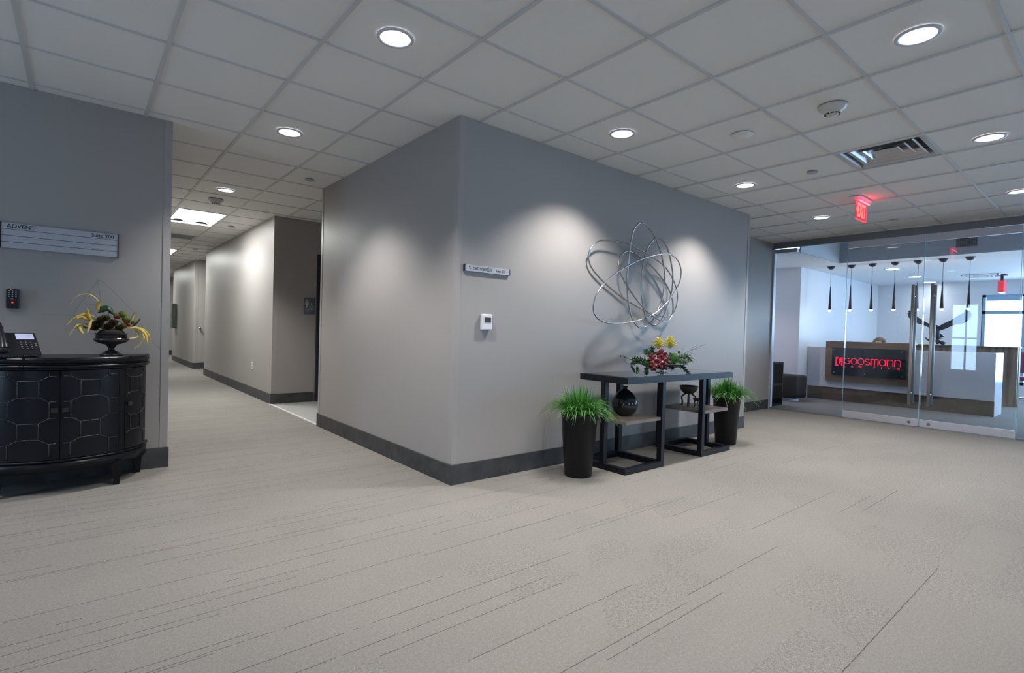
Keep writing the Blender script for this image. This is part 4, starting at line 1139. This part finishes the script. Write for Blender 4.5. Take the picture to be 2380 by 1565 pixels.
# office downlights
for n, (x, y) in enumerate(((11.85, 3.04), (13.5, 3.06), (14.85, 3.09))):
    lab = ['thin bright office ceiling light nearest, beside the fourth pendant', 'thin bright office ceiling light behind the fifth pendant', 'thin bright office ceiling light farthest, right of the second pull'][n]
    t = thing('office_ceiling_light', lab, 'light', (x, y, C2), 'office downlights')
    MB().lathe([(0, -.004), (.10, -.004), (.11, .002)], (x, y, C2), 28).build('lens', 'troffer', t)
    MB().lathe([(.11, -.006), (.125, -.004), (.125, .002)], (x, y, C2), 28).build('trim_ring', 'trim', t)
    spot((x, y, C2 - .02), 14, size=120, parent=t)
t = thing('office_ceiling_light', 'added unseen pinkish fill light behind the grey nook wall', 'light', (9.35, 4.8, C2), 'office downlights')
MB().lathe([(0, -.004), (.10, -.004), (.11, .002)], (9.35, 4.8, C2), 28).build('lens', 'troffer', t)
spot((9.35, 4.8, C2 - .02), 70, size=125, col=(1.0, .80, .88), parent=t)  # unseen lamp added to throw pinkish light on the office side wall
# office ceiling diffuser
t = thing('office_air_diffuser', 'louvred metal diffuser in the office ceiling right of the last pendant', 'vent', (13.87, 2.05, C2))
M['ventlit'] = mat('vent_lit_tone', (0.90, 0.92, 0.93), 0.3, metal=0.1)  # pale colour stands in for light reflected off the metal louvres
q = MB()
for s in range(5):
    d_ = .28 - .055 * s
    q.box(13.87 - d_, 13.87 + d_, 2.05 - d_, 2.05 - d_ + .02, C2 - .02, C2).box(13.87 - d_, 13.87 + d_, 2.05 + d_ - .02, 2.05 + d_, C2 - .02, C2).box(13.87 - d_, 13.87 - d_ + .02, 2.05 - d_, 2.05 + d_, C2 - .02, C2).box(13.87 + d_ - .02, 13.87 + d_, 2.05 - d_, 2.05 + d_, C2 - .02, C2)
q.build('louvre', 'ventlit', t)
MB().box(13.87 - .28, 13.87 + .28, 2.05 - .28, 2.05 + .28, C2 - .003, C2 + .001).build('backing', 'ventgrey', t)
# grille on beam
t = thing('wall_grille', 'dark rectangular air grille on the beam above the pendants', 'vent', (10.49, 1.745, 2.70))
MB().box(10.468, 10.481, 1.62, 1.87, 2.632, 2.766).build('backing', 'ventdark', t)
q = MB()
for k in range(7): q.box(10.462, 10.470, 1.62, 1.87, 2.634 + k * .0215, 2.637 + k * .0215)
for k in range(13): q.box(10.462, 10.470, 1.62 + k * .0206, 1.622 + k * .0206, 2.632, 2.766)
q.build('bars', 'ventgrey', t)
# second exit sign
t = thing('office_exit_sign', 'small red exit sign hanging from the office ceiling by the window', 'sign', (13.9, 1.70, C2))
MB().box(13.82, 13.98, 1.69, 1.83, C2 - .03, C2).build('canopy', 'signdark', t)
MB().box(13.88, 13.92, 1.74, 1.78, C2 - .14, C2 - .03).build('stem', 'signdark', t)
MB().box(13.75, 14.05, 1.715, 1.80, C2 - .36, C2 - .13).build('panel', 'exitpanel', t)

# eagle on the partition
t = thing('eagle_statue', 'dark bronze eagle statue with raised wings on the wood partition', 'statue', (13.25, 2.55, 1.108))
EX = 13.25
def ep(u, v, dx=0): 
    d = r2 * ((u - 1190) / 1212.936) + u2 * (-(v - 790.165) / 1212.936) + fw
    return CP + d * ((EX + dx - CP.x) / d.x)
def zz(x, y): return (2080 + x / 8.695, 640 + y / 8.695)
def wing(out, dx0, dx1, name):
    """feathered wing outline as a curved shell with thickness"""
    P = [zz(*p) for p in out]; q = MB(); n = len(P)
    us = [p[0] for p in P]; u0, u1 = min(us), max(us)
    def dxx(u): return dx0 + (dx1 - dx0) * (u - u0) / (u1 - u0)
    A = [ep(u, v, dxx(u)) for u, v in P]
    a = [q.bm.verts.new(p) for p in A]; b = [q.bm.verts.new(p + Vector((.018, 0, 0))) for p in A]
    q.bm.faces.new(a); q.bm.faces.new(list(reversed(b)))
    for i in range(n): q.bm.faces.new((a[i], b[i], b[(i + 1) % n], a[(i + 1) % n]))
    bmesh.ops.triangulate(q.bm, faces=[f_ for f_ in q.bm.faces if len(f_.verts) > 4])
    return q.build(name, 'eagle', t)
# right wing (seen right): leading edge then feather tips
R_out = [(860,1050),(960,985),(1100,925),(1240,840),(1300,800),(1385,765),(1410,710),(1440,680),(1480,690),(1555,790),(1520,800),(1552,825),(1510,840),(1540,862),(1500,872),(1522,895),(1480,902),(1495,925),(1445,930),(1455,955),(1400,955),(1410,975),(1350,975),(1320,1000),(1260,990),(1180,1015),(1100,1045),(1000,1090),(920,1120),(880,1140)]
wing(R_out, 0, -.25, 'wing')
L_out = [(860,1050),(800,1040),(700,985),(560,915),(430,825),(330,760),(300,705),(265,735),(285,765),(252,770),(290,800),(258,800),(300,835),(262,832),(310,868),(280,860),(330,890),(420,940),(440,965),(500,990),(560,1000),(620,1030),(700,1065),(800,1110),(860,1140)]
wing(L_out, -.12, 0, 'wing')
q = MB()
bp_ = [zz(870, 1040), zz(862, 1100), zz(858, 1180), zz(870, 1250), zz(880, 1300)]
q.tube(curve_pts([ep(u, v, .0) for u, v in bp_], 6), .04, 12, rr=[.018 + .030 * math.sin(PI * (k + 3) / 31) for k in range(25)])
q.build('body', 'eagle', t)
q = MB(); c = ep(*zz(850, 1042)); q.ball(c + Vector((-.02, .01, .01)), .030, 1.25, 1, 1, 2); q.tube([c + Vector((-.05, .02, .008)), c + Vector((-.075, .03, -.004)), c + Vector((-.082, .034, -.02))], .008, 8, rr=[.011, .008, .002]); q.build('head', 'eagle', t)
q = MB()
for k, (x, y) in enumerate(((985, 1250), (960, 1268), (940, 1285), (915, 1300), (890, 1295))):
    a = ep(*zz(880, 1180)); b = ep(*zz(x, y)); q.leaf(curve_pts([a, (a + b) / 2 + Vector((-.01, 0, .005)), b], 2), [.02, .03, .035, .03, .008], (0, .4, .9), .004, .2)
q.build('tail', 'eagle', t)
q = MB()
q.tube([ep(*zz(870, 1270)), ep(*zz(880, 1340))], .012, 8); q.tube([ep(*zz(845, 1270)), ep(*zz(850, 1330))], .012, 8); q.build('leg', 'eagle', t)
q = MB(); q.tube(curve_pts([ep(*zz(620, 1262)), ep(*zz(655, 1300)), ep(*zz(720, 1325)), ep(*zz(840, 1325)), ep(*zz(930, 1360)), ep(*zz(1005, 1392))], 5), .02, 10, rr=[.010 + .0011 * k for k in range(26)]); q.tube([ep(*zz(850, 1340)), ep(*zz(880, 1385))], .03, 10); q.build('branch', 'eagle', t)

# ottoman and side cabinet behind the glass
t = thing('ottoman', 'black leather cube ottoman on a pale base inside the office', 'ottoman', (10.2, 4.12, 0))
q = MB(); q.box(9.96, 10.42, 3.92, 4.38, .055, .475, bev=.045); 
for f_ in q.bm.faces: f_.smooth = True
q.build('cushion', 'leather', t)
MB().lathe([(0, 0), (.17, 0), (.17, .056), (0, .056)], (10.19, 4.15, 0), 32, smooth=False).build('base', 'desk', t)
t = thing('side_cabinet', 'black open shelf unit standing just inside the glass wall', 'shelf', (9.15, 4.1, 0))
q = MB()
for z in (0.0, .34, .71): q.box(8.95, 9.34, 3.905, 4.55, z, z + .03)
q.box(8.95, 8.98, 3.905, 4.55, 0, .74).box(9.31, 9.34, 3.905, 4.55, 0, .74).box(8.95, 9.34, 4.53, 4.55, 0, .74).box(8.98, 9.31, 4.2, 4.22, 0, .72)
q.build('body', 'leather', t)

# office chairs
def office_chair(x, y, rz, m, lab):
    t = thing('office_chair', lab, 'chair', (x, y, 0))
    Tm = Matrix.Translation((x, y, 0)) @ Matrix.Rotation(rz, 4, 'Z')
    MB().box(-.24, .24, -.24, .24, .44, .52, bev=.03, T=Tm).build('seat', m, t)
    MB().box(-.22, .22, .20, .27, .60, 1.02, bev=.03, T=Tm).build('backrest', m, t)
    MB().tube([Tm @ Vector((0, .2, .45)), Tm @ Vector((0, .27, .52)), Tm @ Vector((0, .275, .7))], .018, 8).build('back_bar', 'steel', t)
    MB().tube([Tm @ Vector((0, 0, .12)), Tm @ Vector((0, 0, .45))], .025, 10).build('column', 'steel', t)
    for k in range(5):
        a = 2 * PI * k / 5
        lg = MB().tube([Tm @ Vector((0, 0, .12)), Tm @ Vector((.28 * math.cos(a), .28 * math.sin(a), .075))], .018, 8).build('leg', 'steel', t)
        MB().tube([Tm @ Vector((.28 * math.cos(a), .28 * math.sin(a) - .02, .03)), Tm @ Vector((.28 * math.cos(a), .28 * math.sin(a) + .02, .03))], .03, 12).build('caster', 'leather', lg)
office_chair(14.55, 1.30, .5, 'chairred', 'mauve office chair on a chrome base near the window')
office_chair(12.22, 3.25, -PI / 2, 'leather', 'black office chair under the seated person behind the reception desk')

# seated person behind the desk (only the crown shows over the board)
t = thing('person', 'person seated behind the reception desk, only brown hair showing', 'person', (12.02, 3.24, 0))
PX, PY = 12.15, 3.25
me = bpy.data.meshes.new('body'); verts = []; edges = []; rad = []
def jv(p, r, parent=None):
    verts.append(p); rad.append(r)
    if parent is not None: edges.append((parent, len(verts) - 1))
    return len(verts) - 1
pel = jv((PX, PY, .58), (.15, .12)); wa = jv((PX - .03, PY, .72), (.12, .10), pel); ch = jv((PX - .07, PY, .86), (.15, .10), wa); nk = jv((PX - .085, PY, .945), (.05, .05), ch)
hd_ = jv((PX - .11, PY, 1.00), (.06, .06), nk)
for s in (-1, 1):
    sh = jv((PX - .07, PY + s * .17, .89), (.05, .05), ch); el = jv((PX - .12, PY + s * .24, .70), (.04, .04), sh); wr = jv((PX - .36, PY + s * .16, .765), (.027, .027), el); 
    hp_ = jv((PX - .02, PY + s * .09, .56), (.09, .08), pel); kn = jv((PX - .44, PY + s * .11, .54), (.06, .06), hp_); an = jv((PX - .42, PY + s * .12, .10), (.042, .042), kn); ft = jv((PX - .56, PY + s * .13, .05), (.04, .035), an)
me.from_pydata(verts, edges, []); me.materials.append(M['cloth'])
body = bpy.data.objects.new('body', me); COL.objects.link(body)
sk = body.modifiers.new('skin', 'SKIN')
for i, r in enumerate(rad): me.skin_vertices[0].data[i].radius = r
me.skin_vertices[0].data[0].use_root = True
body.modifiers.new('sub', 'SUBSURF').levels = 2
put(body, t)
q = MB(); hc = Vector((PX - .125, PY, 1.085)); q.ball(hc, .085, 1.08, .86, 1.28, 3)
for v in q.bm.verts:
    d_ = v.co - hc
    if d_.x < -.05 and abs(d_.y) < .018 and -.035 < d_.z < .02: v.co.x -= .016      # nose
    if d_.x < -.04 and .01 < d_.z < .03 and .02 < abs(d_.y) < .04: v.co.x += .006
q.ball(hc + Vector((-.0, .075, -.01)), .018, 1, .4, 1.5, 2).ball(hc + Vector((-.0, -.075, -.01)), .018, 1, .4, 1.5, 2)
q.build('face', 'skin', t)
q = MB()
for s in (-1, 1): q.ball(hc + Vector((-.086, s * .030, .016)), .010, sub=2)
q.build('eyes', 'ink', t)
MB().ball(hc + Vector((-.084, 0, -.048)), .014, .4, 1.5, .35, 2).build('mouth', 'redkey', t)
q = MB(); q.ball(hc + Vector((.016, 0, .022)), .103, 1.06, 1.08, 1.14, 4)
for v in q.bm.verts:
    d_ = v.co - hc
    v.co += d_.normalized() * .004 * math.sin(d_.y * 160 + d_.x * 40)
    if d_.x < -.045 and d_.z < .055: v.co.x = hc.x - .045
q.ball(hc + Vector((.07, .05, .07)), .045, 1, 1.2, .8, 3)
q.build('hair', 'hair', t)
for s in (-1, 1):
    q = MB(); w0 = Vector((PX - .36, PY + s * .16, .768)); q.ball(w0 + Vector((-.05, 0, -.005)), .04, 1.15, .95, .42, 3)
    for k in range(4):
        a = w0 + Vector((-.085, (k - 1.5) * .018, -.004)); L_ = (.055, .066, .070, .058)[k if s > 0 else 3 - k]
        q.tube(curve_pts([a, a + Vector((-L_ * .5, 0, .006)), a + Vector((-L_, 0, -.012))], 3), .008, 8, rr=[.0085, .0085, .0085, .008, .008, .0075, .006])
    a = w0 + Vector((-.035, -s * .03, -.004)); q.tube(curve_pts([a, a + Vector((-.025, -s * .02, 0)), a + Vector((-.052, -s * .026, -.010))], 3), .009, 8, rr=[.011, .011, .010, .0095, .009, .009, .007])
    q.build('hand', 'skin', t)
